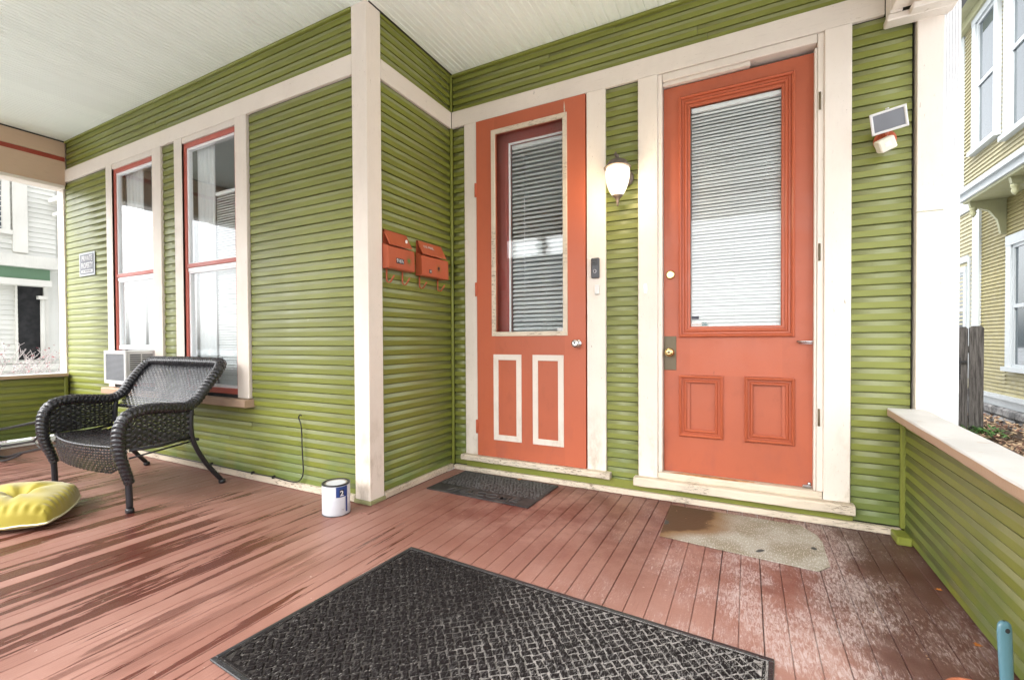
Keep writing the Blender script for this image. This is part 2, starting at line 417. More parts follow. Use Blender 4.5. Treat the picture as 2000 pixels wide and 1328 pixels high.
# ------------------------------------------------------------------ siding
SP = [(-.0088, 1.02), (-.0088, .922), (.0062, .912), (.0067, .86), (.0078, .77), (.0090, .66), (.0100, .57), (.0104, .50), (.0106, .03), (.0098, 0.0), (-.004, 0.0)]
def siding_mesh(L, h, name):
    """board running +X, face towards -Y"""
    mb = MB(); pr = [(-d, z*h) for d, z in SP]
    k = len(pr); seg = max(1, min(3, int(L/.7))); vs = []
    for i in range(seg+1):
        w = 0 if i in (0, seg) else random.uniform(-.0012, .0012)
        vs += [(L*i/seg, p[0], p[1]+w) for p in pr]
    fs = [(i*k+j, i*k+(j+1) % k, (i+1)*k+(j+1) % k, (i+1)*k+j) for i in range(seg) for j in range(k)]
    mb.add(vs, fs); mb.sf = {i for i in range(len(fs)) if 2 <= i % k <= 6}
    mb.f.append(tuple(range(k))[::-1]); mb.f.append(tuple(seg*k+j for j in range(k)))
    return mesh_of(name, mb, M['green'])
_sm = {}
def siding(parent, x0, x1, z0, z1, face='S', base=0.0, h=PITCH_S, jit=.0012, mat=None):
    """clapboards over a rectangle. S: faces -Y at y=base; E: faces +X at x=base (x0..x1 are y); W: faces -X"""
    cnt = max(1, round((z1-z0)/h)); hh = (z1-z0)/cnt; L = x1-x0
    if L > 2.0 and face == 'S':      # long runs are pieced together from two boards with a butt joint
        for i in range(cnt):
            c = x0+L*random.uniform(.25, .75)
            for a, b in ((x0, c-.0012), (c+.0012, x1)):
                inst('clapboard', siding_mesh(b-a, hh, 'clapboard'), parent, (a, base+random.uniform(-jit, jit), z0+i*hh+random.uniform(-jit, jit)*.6), 0)
        return
    for i in range(cnt):
        key = (round(L, 3), round(hh, 4), i % 3)
        if key not in _sm: _sm[key] = siding_mesh(L, hh, 'clapboard')
        z = z0+i*hh+random.uniform(-jit, jit)*.6; o = random.uniform(-jit, jit)
        if face == 'S': inst('clapboard', _sm[key], parent, (x0, base+o, z), 0)
        elif face == 'E': inst('clapboard', _sm[key], parent, (base+o, x0, z), rad(90))
        elif face == 'W': inst('clapboard', _sm[key], parent, (base+o, x1, z), rad(-90))

# --- window wall
ww = struct('window_wall')
YW = -A+SID
CH = (HB-.05)/42; ZW = .05+8*CH
siding(ww, -4.52, -.121, .05, ZW, 'S', YW, CH)
siding(ww, -4.52, -3.526, ZW, HB, 'S', YW, CH)
siding(ww, -2.493, -2.270, ZW, HB, 'S', YW, CH)
siding(ww, -1.236, -.121, ZW, HB, 'S', YW, CH)
siding(ww, -4.474, -.121, HT, HC-.004, 'S', YW, .0619)
for a, b, z0, z1 in [(-4.68, -3.42, 0, HC), (-2.62, -2.12, 0, HC), (-1.40, -.005, 0, HC), (-3.42, -2.62, 0, .63), (-3.42, -2.62, 2.81, HC), (-2.12, -1.40, 0, .63), (-2.12, -1.40, 2.81, HC)]:
    part('sheathing', MB().box(a, b, YW+.0105, YW+.09, z0, z1), 'dark_green', ww)
T = -A-TRM
part('band_board', MB().box(-4.53, -.123, T, YW, HB, HT, .003), 'cream_x', ww)
part('corner_board', MB().box(-4.68, -4.522, T, YW+.1, -.4, HC, .003), 'cream', ww)
part('base_board', MB().box(-4.47, -.123, T-.006, YW, .002, .050, .004), 'cream_worn', ww)
part('crown_bead', MB().box(-4.47, -.123, T-.004, YW, HC-.022, HC-.001, .003), 'green_trim', ww)
# --- corner post
part('corner_post', MB().prism([(-.121, T+.003), (-.118, T), (.009, T), (.012, T+.003), (.012, -.839), (.010, -.836), (-.030, -.836), (-.030, YW+.03), (-.121, YW+.03)], 'Z', .028, HC-.001), 'cream', ww)
part('post_base', MB().box(-.128, .024, T-.010, -.83, .001, .027, .004), paint('mossy_base_paint', (.25, .25, .12), .7, chips=((.5, .48, .42), .06), dirt=.5), ww)

# --- return wall (faces +X)
rw = struct('return_wall')
siding(rw, -.836, -.010, .05, HB, 'E', -SID)
siding(rw, -.836, -.010, HT, HC-.004, 'E', -SID, .0619)
part('sheathing', MB().box(-.09, -SID-.0105, -.86, 0.1, 0, HC), 'dark_green', rw)
part('band_board', MB().box(-SID, TRM, -.834, -.013, HB, HT, .003), 'cream_x', rw)
part('base_board', MB().box(-SID, TRM+.006, -.828, -.02, .002, .046, .004), 'cream_worn', rw)
part('crown_bead', MB().box(-SID, TRM, -.834, -.016, HC-.02, HC-.001, .003), 'green_trim', rw)
part('corner_bead', MB().box(-.004, .020, -.022, .002, .046, HB, .006).box(-.004, .018, -.020, .002, HT, HC-.002, .006), 'green_trim', rw)

# --- door wall
dw = struct('door_wall')
siding(dw, .020, .138, .05, HB, 'S', SID)
siding(dw, 1.3185, 1.544, .05, HB, 'S', SID)
siding(dw, 2.7257, 2.990, .05, HB, 'S', SID)
siding(dw, .020, 2.98, HT, HC-.004, 'S', SID, .0619)
for a, b, z0, z1 in [(-.013, .27, 0, HC), (1.16, 1.68, 0, HC), (2.60, 3.0, 0, HC), (.27, 1.16, 2.83, HC), (1.68, 2.60, 2.83, HC), (.27, 1.16, 0, .11), (1.68, 2.60, 0, .12)]:
    part('sheathing', MB().box(a, b, SID+.0105, SID+.10, z0, z1), 'dark_green', dw)
part('band_board', MB().box(.014, 2.87, -TRM-.001, SID, HB, HT, .003), 'cream_x', dw)
for a, b in [(.138, .254), (1.181, 1.3185), (1.544, 1.672), (2.598, 2.7257)]:
    part('door_casing', MB().box(a, b, -TRM-.004, SID, .145, HB-.001, .0035), 'cream', dw)
part('base_board', MB().box(.02, 2.955, -TRM-.012, SID, .002, .040, .005), 'cream_worn', dw)
part('lower_board', MB().box(.139, 2.74, -.006, SID, .042, .10, .002), 'green_trim', dw)
part('crown_bead', MB().box(.02, 2.98, -TRM-.006, SID, HC-.022, HC-.001, .003), 'green_trim', dw)
# jambs and head of the right-hand door
for a, b in [(1.672, 1.700), (2.566, 2.598)]:
    part('door_jamb', MB().box(a, b, -.002, .10, .187, HB-.002, .003), 'cream', dw)
part('door_head', MB().box(1.702, 2.564, -.004, .10, 2.79, HB-.002, .004).box(1.702, 2.22, .012, .048, 2.765, 2.789, .003), 'cream_x', dw)
part('door_stop', MB().box(2.552, 2.565, .004, .046, .188, 2.764, .003), 'cream', dw)

def worn_slab(x0, x1, y0, y1, z0, z1, nx=40):
    """old sill with wavy, chewed front edge"""
    mb = MB(); sec = [(y1, z0), (y0+.004, z0), (y0, z0+.006), (y0, z1-.008), (y0+.008, z1), (y1, z1)]
    k = len(sec); vs = []
    for i in range(nx+1):
        x = x0+(x1-x0)*i/nx
        for j, (a, b) in enumerate(sec):
            wv = noise.noise(Vector((x*9, j*1.7, z0*30)))*.0035 if 0 < j < 5 else 0
            vs.append((x, a+wv, b+wv*.7))
    fs = [(i*k+j, i*k+(j+1) % k, (i+1)*k+(j+1) % k, (i+1)*k+j) for i in range(nx) for j in range(k)]
    mb.add(vs, fs); mb.f.append(tuple(range(k))[::-1]); mb.f.append(tuple(nx*k+j for j in range(k))); return mb
part('door_sill', worn_slab(.112, 1.353, -.055, SID, .101, .144), 'cream_worn', dw)
part('door_sill', worn_slab(1.520, 2.742, -.065, SID, .090, .144), 'cream_worn', dw)
part('threshold', worn_slab(1.675, 2.594, -.012, .11, .1445, .186), 'cream_worn', dw)
n = N('bare_rusty_wood'); cc = n.mix(n.ramp(n.noise(16, 6, n.mapping((1, 3, 3))), .4, .6), (.33, .12, .04), (.60, .33, .14)); M['rustwood'] = n.fin(cc, .8, n.bump(n.noise(60, 5), .7, .003))
def blotch(name, cx, cy, z, rx, ry, mat, parent, th=.0025, seed=1, k=26):
    mb = MB(); pts = []
    for i in range(k):
        a = 2*math.pi*i/k; q = 1+.35*noise.noise(Vector((math.cos(a)*1.8+seed*7, math.sin(a)*1.8, seed)))
        pts.append((cx+rx*q*math.cos(a), cy+ry*q*math.sin(a)))
    mb.prism(pts, 'Z', z, z+th); return part(name, mb, mat, parent)
blotch('bare_wood_patch', 2.0, .015, .1868, .26, .020, 'rustwood', dw, .0015, 3)
# outer end: corner column, flat face and fluted face
col = thing('corner_column', 'tall cream painted corner column with white fluted outer edge, rising behind the right rail', 'column', (3.06, .05, -.45))
part('shaft', MB().box(3.004, 3.112, -.028, .12, -.44, HC, .003), 'cream', col)
fl = MB()
pts = [(3.113, .10), (3.113, -.016)]
for i in range(6):
    x0 = 3.113+i*.011; pts += [(x0+.002, -.020), (x0+.0075, -.020), (x0+.0095, -.013)]
pts += [(3.180, -.016), (3.180, .10)]
fl.prism(pts, 'Z', -.44, HC); part('fluted_edge', fl, 'white', col)
part('joint_line', MB().box(3.0035, 3.1135, -.0292, -.02, 1.745, 1.749), 'olive_trim', col)

# ------------------------------------------------------------------ porch beams
def beam_left():
    t = thing('porch_beam', 'tan porch beam with thin dark red stripe over the left rail', 'beam', (XL, -2.4, 2.78))
    x = XL
    part('upper_board', MB().box(x-.16, x+.004, -3.86, -A-.004, 3.112, HC-.014, .003), 'tan', t)
    part('red_stripe', MB().box(x-.15, x-.012, -3.86, -A-.004, 3.062, 3.112), 'beam_red', t)
    part('lower_board', MB().box(x-.16, x+.004, -3.86, -A-.004, 2.80, 3.062, .003), 'tan', t)
    part('bottom_moulding', MB().box(x-.17, x+.016, -3.86, -A-.014, 2.765, 2.80, .005), 'cream_x', t)
    part('shadow_gap', MB().box(x-.15, x-.008, -3.86, -A-.004, HC-.014, HC-.001), 'dark', t)
beam_left()
t = thing('porch_beam', 'cream porch beam above the right rail, boxed end meeting the door wall', 'beam', (2.98, -2, 2.79))
part('beam_side', MB().box(2.876, 3.12, -3.86, -.105, 2.80, HC-.001, .003), 'cream', t)
part('end_cap', MB().box(2.872, 2.925, -.105, -.016, 2.79, HC-.001, .003), 'cream', t)
part('bottom_moulding', MB().box(2.862, 3.13, -.10, -.016, 2.755, 2.79, .006).box(2.95, 3.14, -.16, -.03, 2.757, 2.788, .006), 'cream_x', t)
t = thing('porch_beam', 'tan front porch beam behind the viewer', 'beam', (-.5, -3.95, 2.78))
part('beam_face', MB().box(-4.6, 3.2, -4.02, -3.87, 2.87, HC, .003), 'tan', t)
part('bottom_moulding', MB().box(-4.6, 3.2, -4.03, -3.86, 2.84, 2.87, .003), 'cream_x', t)
for k, (px, lab) in enumerate([(-4.5, 'cream porch post at the far left front corner'), (-.9, 'cream porch post in the middle of the front edge'), (3.06, 'cream porch post at the right front corner')]):
    t = thing('porch_post', lab, 'post', (px, -3.84, 0), 'posts along the porch front')
    part('shaft', MB().box(px-.06, px+.06, -4.0, -3.88, .002, 2.839, .01), 'cream', t)
    part('base', MB().box(px-.09, px+.09, -4.03, -3.85, -.003, .16, .006), 'cream', t)
    part('capital', MB().box(px-.085, px+.085, -4.025, -3.855, 2.66, 2.70, .006), 'cream', t)

# ------------------------------------------------------------------ rails
def rail_right():
    t = thing('porch_rail', 'low green clapboard porch rail on the right with a broad pale cap', 'railing', (2.96, -2, 0))
    xw = 2.972
    def zs(y): return .70+.025*(y+.03)
    cnt = 10
    for i in range(cnt):
        z0 = .018+i*(.655-.018)/cnt; hh = (.655-.018)/cnt
        me = siding_mesh(3.80, hh, 'clapboard')
        o = inst('clapboard', me, t, (xw+random.uniform(-.001, .001), -.034, z0), rad(-90))
    part('backing', MB().box(xw+.0105, xw+.09, -3.84, -.034, .003, .64), 'green_trim', t)
    mb = MB(); nx = 60; sec = [(2.886, .658), (2.884, .664), (2.884, .694), (2.889, .700), (3.042, .700), (3.046, .694), (3.046, .658)]
    k = len(sec); vs = []
    for i in range(nx+1):
        y = -.033-3.79*i/nx
        for j, (a, b) in enumerate(sec):
            q = noise.noise(Vector((y*6, j*2.1, 3)))*.0016
            vs.append((a+q, y, b+.025*(y+.03)+q))
    mb.add(vs, [(i*k+j, i*k+(j+1) % k, (i+1)*k+(j+1) % k, (i+1)*k+j) for i in range(nx) for j in range(k)])
    mb.f.append(tuple(range(k))); mb.f.append(tuple(nx*k+j for j in range(k)))
    part('cap_board', mb, M['cap'], t)
    part('corner_bead', MB().box(2.944, 2.972, -.034, -.004, .046, .655, .007), 'green_trim', t)
    part('corner_block', MB().box(2.90, 2.965, -.16, -.036, .001, .045, .006), 'green_trim', t)
n = N('weathered_cap_paint')
cc = n.mix(n.ramp(n.noise(4, 6), .35, .65), (.56, .55, .53), (.66, .65, .63))
cc = n.mix(n.mul(n.ramp(n.noise(9, 8, n.mapping((1, 5, 1)), .75, .5), .60, .64), .7), cc, (.50, .36, .27))
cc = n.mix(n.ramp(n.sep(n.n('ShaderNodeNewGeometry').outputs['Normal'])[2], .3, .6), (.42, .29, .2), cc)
M['cap'] = n.fin(cc, .5, n.bump(n.noise(20, 8, n.mapping((1, 5, 1)), .7), .8, .003))
rail_right()
def rail_left():
    t = thing('porch_rail', 'low green clapboard porch rail at the far left under the open side', 'railing', (XL, -2, 0))
    xw = XL-.02; me = None
    for i in range(9):
        z0 = .085+i*.0685
        o = inst('clapboard', siding_mesh(2.90, .0685, 'clapboard'), t, (xw, -3.86, z0), rad(90))
    part('backing', MB().box(xw-.09, xw-.0105, -3.84, -A-.014, .09, .70), 'green_trim', t)
    part('bottom_board', MB().box(xw-.08, xw+.02, -3.84, -A-.02, .002, .055, .006), 'white', t)
    part('cap_board', MB().box(xw-.13, xw+.055, -3.84, -A-.016, .708, .745, .005), M['cap'], t)
    part('corner_bead', MB().box(xw-.002, xw+.026, -A-.045, -A-.014, .06, .707, .006), 'green_trim', t)
rail_left()
mb = MB(); solo_r = thing('porch_rail', 'low green clapboard rail along the porch front behind the viewer', 'railing', (-2.6, -3.94, 0))
part('rail_panel', MB().box(-4.4, -.98, -3.97, -3.92, .003, .70), 'green_trim', solo_r); part('cap_board', MB().box(-4.4, -.98, -4.01, -3.88, .705, .74), M['cap'], solo_r)

# ------------------------------------------------------------------ interior
room = struct('interior_room')
part('back_wall', MB().box(-4.6, -.10, 1.2, 1.25, 0, HC), 'interior', room)
part('side_wall', MB().box(-4.65, -4.60, YW+.1, 1.2, 0, HC), 'interior', room)
part('hall_wall', MB().box(-.09, 3.1, 1.6, 1.65, 0, HC), 'interior', room)
part('hall_side', MB().box(3.0, 3.05, .13, 1.6, 0, HC), 'interior', room)
part('partition', MB().box(1.38, 1.44, .13, 1.6, 0, HC), 'interior', room)
part('room_floor', MB().box(-4.6, -.10, -.83, 1.2, -.03, -.005).box(-.09, 3.0, .13, 1.6, -.03, -.005), 'interior_floor', room)
part('hall_partition', MB().box(-.098, -.092, .10, 1.6, 0, HC), 'interior', room)
part('room_ceiling', MB().box(-4.6, -.10, -.83, 1.2, HC-.03, HC-.01).box(-.09, 3.0, .13, 1.6, HC-.03, HC-.01), 'white', room)

# ------------------------------------------------------------------ blinds
def blinds(parent, x0, x1, z0, z1, y, pitch=.0215, tilt=28, wid=.025, head=True, broken=False):
    """horizontal mini blind, each slat its own part"""
    L = x1-x0; mb = MB(); t = rad(tilt); h = wid/2
    cs = [(-h*math.cos(t), -h*math.sin(t)), (0, .0016), (h*math.cos(t), h*math.sin(t))]
    vs = [(xx_, a, b) for xx_ in (0, L) for a, b in cs]
    mb.add(vs, [(0, 3, 4, 1), (1, 4, 5, 2)], True); me = mesh_of('blind_slat', mb, M['blind'])
    cnt = int((z1-z0-.03)/pitch)
    for i in range(cnt):
        z = z0+.02+i*pitch
        o = inst('blind_slat', me, parent, (x0, y, z+random.uniform(-.0008, .0008)))
        o.rotation_euler = (random.uniform(-.05, .05), random.uniform(-.0025, .0025), 0)
    part('blind_bottom_rail', MB().box(x0, x1, y-.011, y+.011, z0, z0+.012, .003), 'blind', parent)
    part('blind_head_rail', MB().box(x0, x1, y-.014, y+.014, z1-.028, z1, .002), 'blind', parent)
    for q in (.15, .5, .85) if L > .3 else (.2, .8):
        part('blind_cord', MB().box(x0+L*q-.0006, x0+L*q+.0006, y-.013, y-.0118, z0, z1), 'blind', parent)

# ------------------------------------------------------------------ door 1 (storm door with pale mouldings)
def ring(mb, x0, x1, z0, z1, w, y0, y1, b=.002, sides='LRTB'):
    """mitred picture-frame of four strips"""
    def strip(pa, pb, pc, pd):  # four xz corners
        vs = [(p[0], y1, p[1]) for p in (pa, pb, pc, pd)]
        ctr = Vector((sum(p[0] for p in (pa, pb, pc, pd))/4, 0, sum(p[1] for p in (pa, pb, pc, pd))/4))
        fr_ = []
        for p in (pa, pb, pc, pd):
            fr_.append((p[0], y0+b, p[1]))
        ins = []
        ax = 0 if abs(pa[0]-pb[0]) < abs(pa[1]-pb[1]) else 1
        for p in (pa, pb, pc, pd):
            d = [0, 0]; dd = b*1.2
            if ax == 0: d[0] = dd if p[0] < ctr.x else -dd
            else: d[1] = dd if p[1] < ctr.z else -dd
            ins.append((p[0]+d[0], y0, p[1]+d[1]))
        v = vs+fr_+ins
        fs = [(0, 1, 2, 3)]+[(i, (i+1) % 4, (i+1) % 4+4, i+4) for i in range(4)]+[(i+4, (i+1) % 4+4, (i+1) % 4+8, i+8) for i in range(4)]+[(8, 9, 10, 11)]
        mb.add(v, fs)
    e = .0
    if 'L' in sides: strip((x0, z0), (x0, z1), (x0+w, z1-w), (x0+w, z0+w))
    if 'R' in sides: strip((x1, z1), (x1, z0), (x1-w, z0+w), (x1-w, z1-w))
    if 'T' in sides: strip((x0, z1), (x1, z1), (x1-w, z1-w), (x0+w, z1-w))
    if 'B' in sides: strip((x1, z0), (x0, z0), (x0+w, z0+w), (x1-w, z0+w))
    return mb
d1 = thing('storm_door', 'coral storm door on the left with two cream outlined lower panels and mirror-like glass', 'door', (.715, 0, .148))
yf = -.020; yb = .022
X0, X1, Z0, Z1 = .257, 1.172, .147, HB-.004
gx0, gx1, gz0, gz1 = .425, 1.012, 1.130, 2.715
for nm, b in [('stile', (X0, gx0, Z0, Z1)), ('stile', (gx1, X1, Z0, Z1)), ('top_rail', (gx0, gx1, gz1, Z1)), ('lower_panel', (gx0, gx1, Z0, gz0))]:
    part(nm, MB().box(b[0], b[1], yf, yb, b[2], b[3]), 'coral', d1)
part('glass_moulding', ring(MB(), .398, 1.036, 1.110, 2.738, .034, yf-.010, yf+.004), 'cream_worn', d1)
part('glass_pane', MB().box(gx0, gx1, .004, .008, gz0, gz1), 'glass', d1)
for a, b in [(.409, .656), (.752, 1.003)]:
    part('panel_moulding', ring(MB(), a, b, .285, .966, .044, yf-.006, yf+.001, .0015), 'cream', d1)
for z in (2.29, 1.49, .38):
    h = part('hinge', MB().box(.243, .263, yf-.010, yf-.001, z-.055, z+.055, .002).lathe((.253, yf-.012, z-.055), [(.0055, 0), (.0055, .11)], 10), 'coral_metal', d1)
kn = MB(); kn.lathe((1.112, yf, 1.052), [(.030, 0), (.031, .004), (.026, .008), (.014, .012), (.013, .03), (.024, .038), (.029, .050), (.027, .062), (.018, .067), (.0, .068)], 24, 'Y')
part('door_knob', kn, 'steel', d1); part('keyhole', MB().box(1.1095, 1.1145, yf-.0695, yf-.067, 1.046, 1.058), 'black_plastic', d1)
part('paint_split', MB().prism([(1.012, 2.745), (1.022, 2.745), (1.019, 2.79), (1.014, 2.825), (1.011, 2.79)], 'Y', yf-.0012, yf-.0002), 'cream_worn', d1)
part('sticker', MB().box(.945, .995, .0025, .0038, 1.145, 1.168), 'plastic_white', d1)
# inner door behind the storm glass
d1i = thing('inner_door', 'maroon framed inner door with white blinds behind the storm door glass', 'door', (.72, .11, .12))
ix0, ix1, iz0, iz1 = .502, 1.10, 1.08, 2.655
for nm, b in [('stile', (.275, ix0, .12, 2.82)), ('stile', (ix1, 1.155, .12, 2.82)), ('top_rail', (ix0, ix1, iz1, 2.82)), ('lower_panel', (ix0, ix1, .12, iz0))]:
    part(nm, MB().box(b[0], b[1], .095, .13, b[2], b[3]), 'maroon', d1i)
part('moulding', ring(MB(), ix0-.04, ix1+.02, iz0-.03, iz1+.03, .02, .085, .096), 'maroon', d1i)
part('glass_frame', ring(MB(), ix0-.008, ix1+.008, iz0-.008, iz1+.008, .010, .090, .11), 'white', d1i)
part('glass_pane', MB().box(ix0, ix1, .104, .108, iz0, iz1), 'glass', d1i)
blinds(d1i, ix0+.006, ix1-.004, iz0+.005, iz1-.004, .138, .034, 46, .036)

# ------------------------------------------------------------------ door 2
d2 = thing('front_door', 'coral panelled front door on the right, tall blind covered glass and bronze lock plate', 'door', (2.13, .05, .19))
Y2 = .050
X0, X1, Z0, Z1 = 1.7035, 2.5635, .1885, 2.762
gx0, gx1, gz0, gz1 = 1.868, 2.396, 1.153, 2.612
for nm, b in [('stile', (X0, gx0, Z0, Z1)), ('stile', (gx1, X1, Z0, Z1)), ('top_rail', (gx0, gx1, gz1, Z1)), ('middle_rail', (gx0, gx1, .842, gz0)), ('bottom_rail', (gx0, gx1, Z0, .428))]:
    part(nm, MB().box(b[0], b[1], Y2, Y2+.042, b[2], b[3]), 'coral', d2)
part('middle_stile', MB().box(2.064, 2.195, Y2, Y2+.042, .428, .842), 'coral', d2)
for a, b in [(gx0, 2.064), (2.195, gx1)]:
    part('recessed_panel', MB().box(a, b, Y2+.014, Y2+.038, .428, .842), 'coral', d2)
def door_mould(x0, x1, z0, z1):
    mb = ring(MB(), x0, x1, z0, z1, .018, Y2-.024, Y2+.001, .008)
    ring(mb, x0+.017, x1-.017, z0+.017, z1-.017, .020, Y2-.007, Y2+.004, .004)
    ring(mb, x0+.036, x1-.036, z0+.036, z1-.036, .016, Y2-.013, Y2+.006, .005)
    return mb
part('glass_moulding', door_mould(1.800, 2.459, 1.092, 2.682), 'coral_mould', d2)
part('glass_bead', ring(MB(), 1.850, 2.411, 1.140, 2.628, .022, Y2-.004, Y2+.010, .004), 'coral_mould', d2)
for a, b in [(1.800, 2.068), (2.191, 2.461)]:
    m_ = ring(MB(), a, b, .432, .839, .018, Y2-.022, Y2+.001, .008); ring(m_, a+.015, b-.015, .447, .824, .018, Y2-.004, Y2+.012, .004)
    ring(m_, a+.032, b-.032, .464, .807, .016, Y2-.012, Y2+.012, .005)
    part('panel_moulding', m_, 'coral_mould', d2)
part('glass_pane', MB().box(gx0, gx1, Y2+.012, Y2+.016, gz0, gz1), 'glass', d2)
blinds(d2, gx0+.008, gx1-.008, gz0+.004, gz1-.012, Y2+.031, .0215, 54, .0255)
mb = MB(); mb.box(1.7045, 1.783, Y2-.004, Y2+.001, .872, 1.100, .002)
lp = part('lock_plate', mb, 'old_brass', d2)
mb = MB(); mb.lathe((1.743, Y2-.004, .992), [(.027, 0), (.028, .003), (.016, .006), (.013, .022), (.025, .032), (.029, .045), (.025, .056), (.012, .059)], 24, 'Y'); part('door_knob', mb, 'brass', lp)
mb = MB(); mb.lathe((1.743, Y2-.063, .992), [(.009, 0), (.009, .001)], 16, 'Y'); part('keyhole', mb, 'old_brass', lp)
mb = MB(); mb.lathe((1.746, Y2, 1.513), [(.030, 0), (.030, .006), (.026, .012), (.020, .014)], 24, 'Y'); db = part('deadbolt', mb, 'brass', d2)
mb = MB(); mb.lathe((1.746, Y2-.0142, 1.513), [(.013, 0), (.013, .003)], 18, 'Y'); part('lock_face', mb, 'steel', db)
mb = MB(); mb.tube([(2.47, Y2-.018, 1.062), (2.60, Y2-.030, 1.062)], .0055, 10).tube([(2.48, Y2-.018, 1.050), (2.585, Y2-.028, 1.050)], .003, 8); part('latch_bar', mb, 'steel', d2)
mb = MB(); mb.box(2.50, 2.548, Y2-.018, Y2, .192, .206, .004).lathe((2.535, Y2-.008, .206), [(.010, 0), (.010, .014), (.004, .018)], 12); part('door_holder', mb, 'steel', d2)
part('security_sticker', MB().box(1.876, 1.978, Y2+.0096, Y2+.0112, 1.165, 1.193), 'plastic_white', d2)
part('sticker_badge', MB().box(1.940, 1.975, Y2+.0086, Y2+.0095, 1.168, 1.190), 'teal_print', d2)
text_part('sticker_text', 'ADT', .017, 'cream_text', d2, (1.9575, Y2+.0082, 1.179), bold=.0004)
text_part('sticker_text', 'MONITORED BY', .008, 'rust_print', d2, (1.907, Y2+.0088, 1.176), bold=.0001)
part('dark_sticker', MB().box(1.878, 1.922, Y2+.0096, Y2+.0112, 1.212, 1.232), 'label_dark', d2)
for z in (2.45, 1.58, .62):
    part('hinge', MB().lathe((2.577, -.004, z-.05), [(.006, 0), (.006, .10)], 10), 'old_brass', d2)

# ------------------------------------------------------------------ windows
def sash_window(x0, x1, raised, lab):
    """x0..x1 between casings"""
    t = thing('sash_window', lab, 'window', ((x0+x1)/2, -A, .63))
    yc = T-.004
    zb = .632
    part('casing', MB().box(x0-.125, x0, yc, YW, zb, HB-.001, .003).box(x0-.005, x0, yc+.002, YW+.06, zb, HB-.03), 'cream', t)
    part('casing', MB().box(x1, x1+.145, yc, YW, zb, HB-.001, .003).box(x1, x1+.005, yc+.002, YW+.06, zb, HB-.03), 'cream', t)
    part('head_stop', MB().box(x0, x1, yc+.004, YW+.05, 2.792, HB-.002, .003), 'cream_x', t)
    part('sill', worn_slab(x0-.15, x1+.175, yc-.055, YW+.03, .568, .628, 20), paint('tan_sill_paint', (.42, .29, .2), .55, dirt=.4, grain=(2, 9, 9)), t)
    part('sill_slope', MB().box(x0, x1, yc+.012, YW+.06, .600, .652), 'dark', t)
    ys = YW+.004
    # outer red storm frame
    part('storm_frame', MB().box(x0, x0+.030, ys-.018, ys+.02, .655, 2.792, .003).box(x1-.030, x1, ys-.018, ys+.02, .655, 2.792, .003).box(x0+.03, x1-.03, ys-.018, ys+.02, 2.752, 2.792, .003).box(x0+.03, x1-.03, ys-.018, ys+.02, .655, .70, .003), 'red_sash', t)
    zm = 1.745
    us = MB(); ring(us, x0+.028, x1-.028, zm-.005, 2.754, .020, ys-.006, ys+.03)
    part('upper_sash', us, 'white', t)
    part('upper_pane', MB().box(x0+.045, x1-.045, ys+.006, ys+.010, zm, 2.742), 'glass', t)
    part('meeting_rail', MB().box(x0+.030, x1-.030, ys-.016, ys+.03, zm-.026, zm+.008, .003), 'red_sash', t)
    part('lower_rail', MB().box(x0+.030, x1-.030, ys-.008, ys+.04, zm-.058, zm-.0265, .003), 'white', t)
    zl = 1.005 if raised else .70
    ls = MB(); ring(ls, x0+.028, x1-.028, zl, zm-.05, .022, ys-.002, ys+.045)
    if raised: ls.box(x0+.028, x1-.028, ys-.006, ys+.045, zl, zl+.045, .003)
    part('lower_sash', ls, 'white', t)
    part('lower_pane', MB().box(x0+.048, x1-.048, ys+.012, ys+.016, zl+.02, zm-.055), 'glass', t)
    return t
w1 = sash_window(-3.403, -2.640, True, 'narrower looking left sash window with the air conditioner in its bottom')
w2 = sash_window(-2.147, -1.392, False, 'right sash window with lowered blinds, behind the wicker loveseat')
# curtains and blinds inside
def curtain(parent, x0, x1, y, z0, z1, folds, amp=.018):
    mb = MB(); mb.grid(lambda a, b: (x0+(x1-x0)*a, y+amp*math.sin(a*folds*6.283)*(.6+.4*b)+.008*noise.noise(Vector((a*5, b*3, x0))), z0+(z1-z0)*b), folds*10, 14)
    return part('curtain', mb, 'curtain', parent)
curtain(w2, -2.12, -1.86, YW+.085, .64, 2.79, 5)
blinds(w2, -1.86, -1.41, .70, 2.36, YW+.10, .0215, 50)
curtain(w1, -3.38, -3.05, YW+.085, .9, 2.79, 5)
blinds(w1, -3.02, -2.655, 1.02, 2.2, YW+.10, .0215, 55)
curtain(w1, -3.02, -2.66, YW+.14, .9, 2.79, 2, .006)
mb = MB(); mb.tube([(-2.93, YW+.09, 1.70), (-2.93, YW+.09, 1.32)], .003, 6); cp = part('pull_cord', mb, 'blind', w1)
mb = MB(); mb.lathe((-2.93, YW+.09, 1.25), [(.006, 0), (.03, .012), (.034, .035), (.022, .06), (.004, .07)], 14); part('cord_ball', mb, 'white', cp)

# --- window air conditioner
ac = thing('air_conditioner', 'white boxy window air conditioner sticking out under the left window', 'air conditioner', (-2.86, -1.06, .70))
ax0, ax1, ay0, az0, az1 = -3.06, -2.665, -1.185, .705, 1.000
part('housing', MB().box(ax0, ax1, ay0+.012, YW+.15, az0, az1, .006), 'plastic_white', ac)
part('face_frame', ring(MB(), ax0-.004, ax1+.004, az0-.004, az1+.004, .032, ay0, ay0+.014, .004), 'plastic_white', ac)
mb = MB(); mb.box(ax0+.03, ax1-.03, ay0+.008, ay0+.0115, az0+.03, az1-.03); part('coil_grille', mb, paint('grey_coil', (.10, .105, .115), .5), ac)
n = N('fin_metal'); M['fin'] = n.fin((.30, .31, .33), .45)
fins = MB()
for i in range(22): fins.box(ax0+.03, ax1-.03, ay0+.004, ay0+.0075, az0+.036+i*.0108, az0+.040+i*.0108)
o = part('grille_fins', fins, 'fin', ac, kind='stuff')
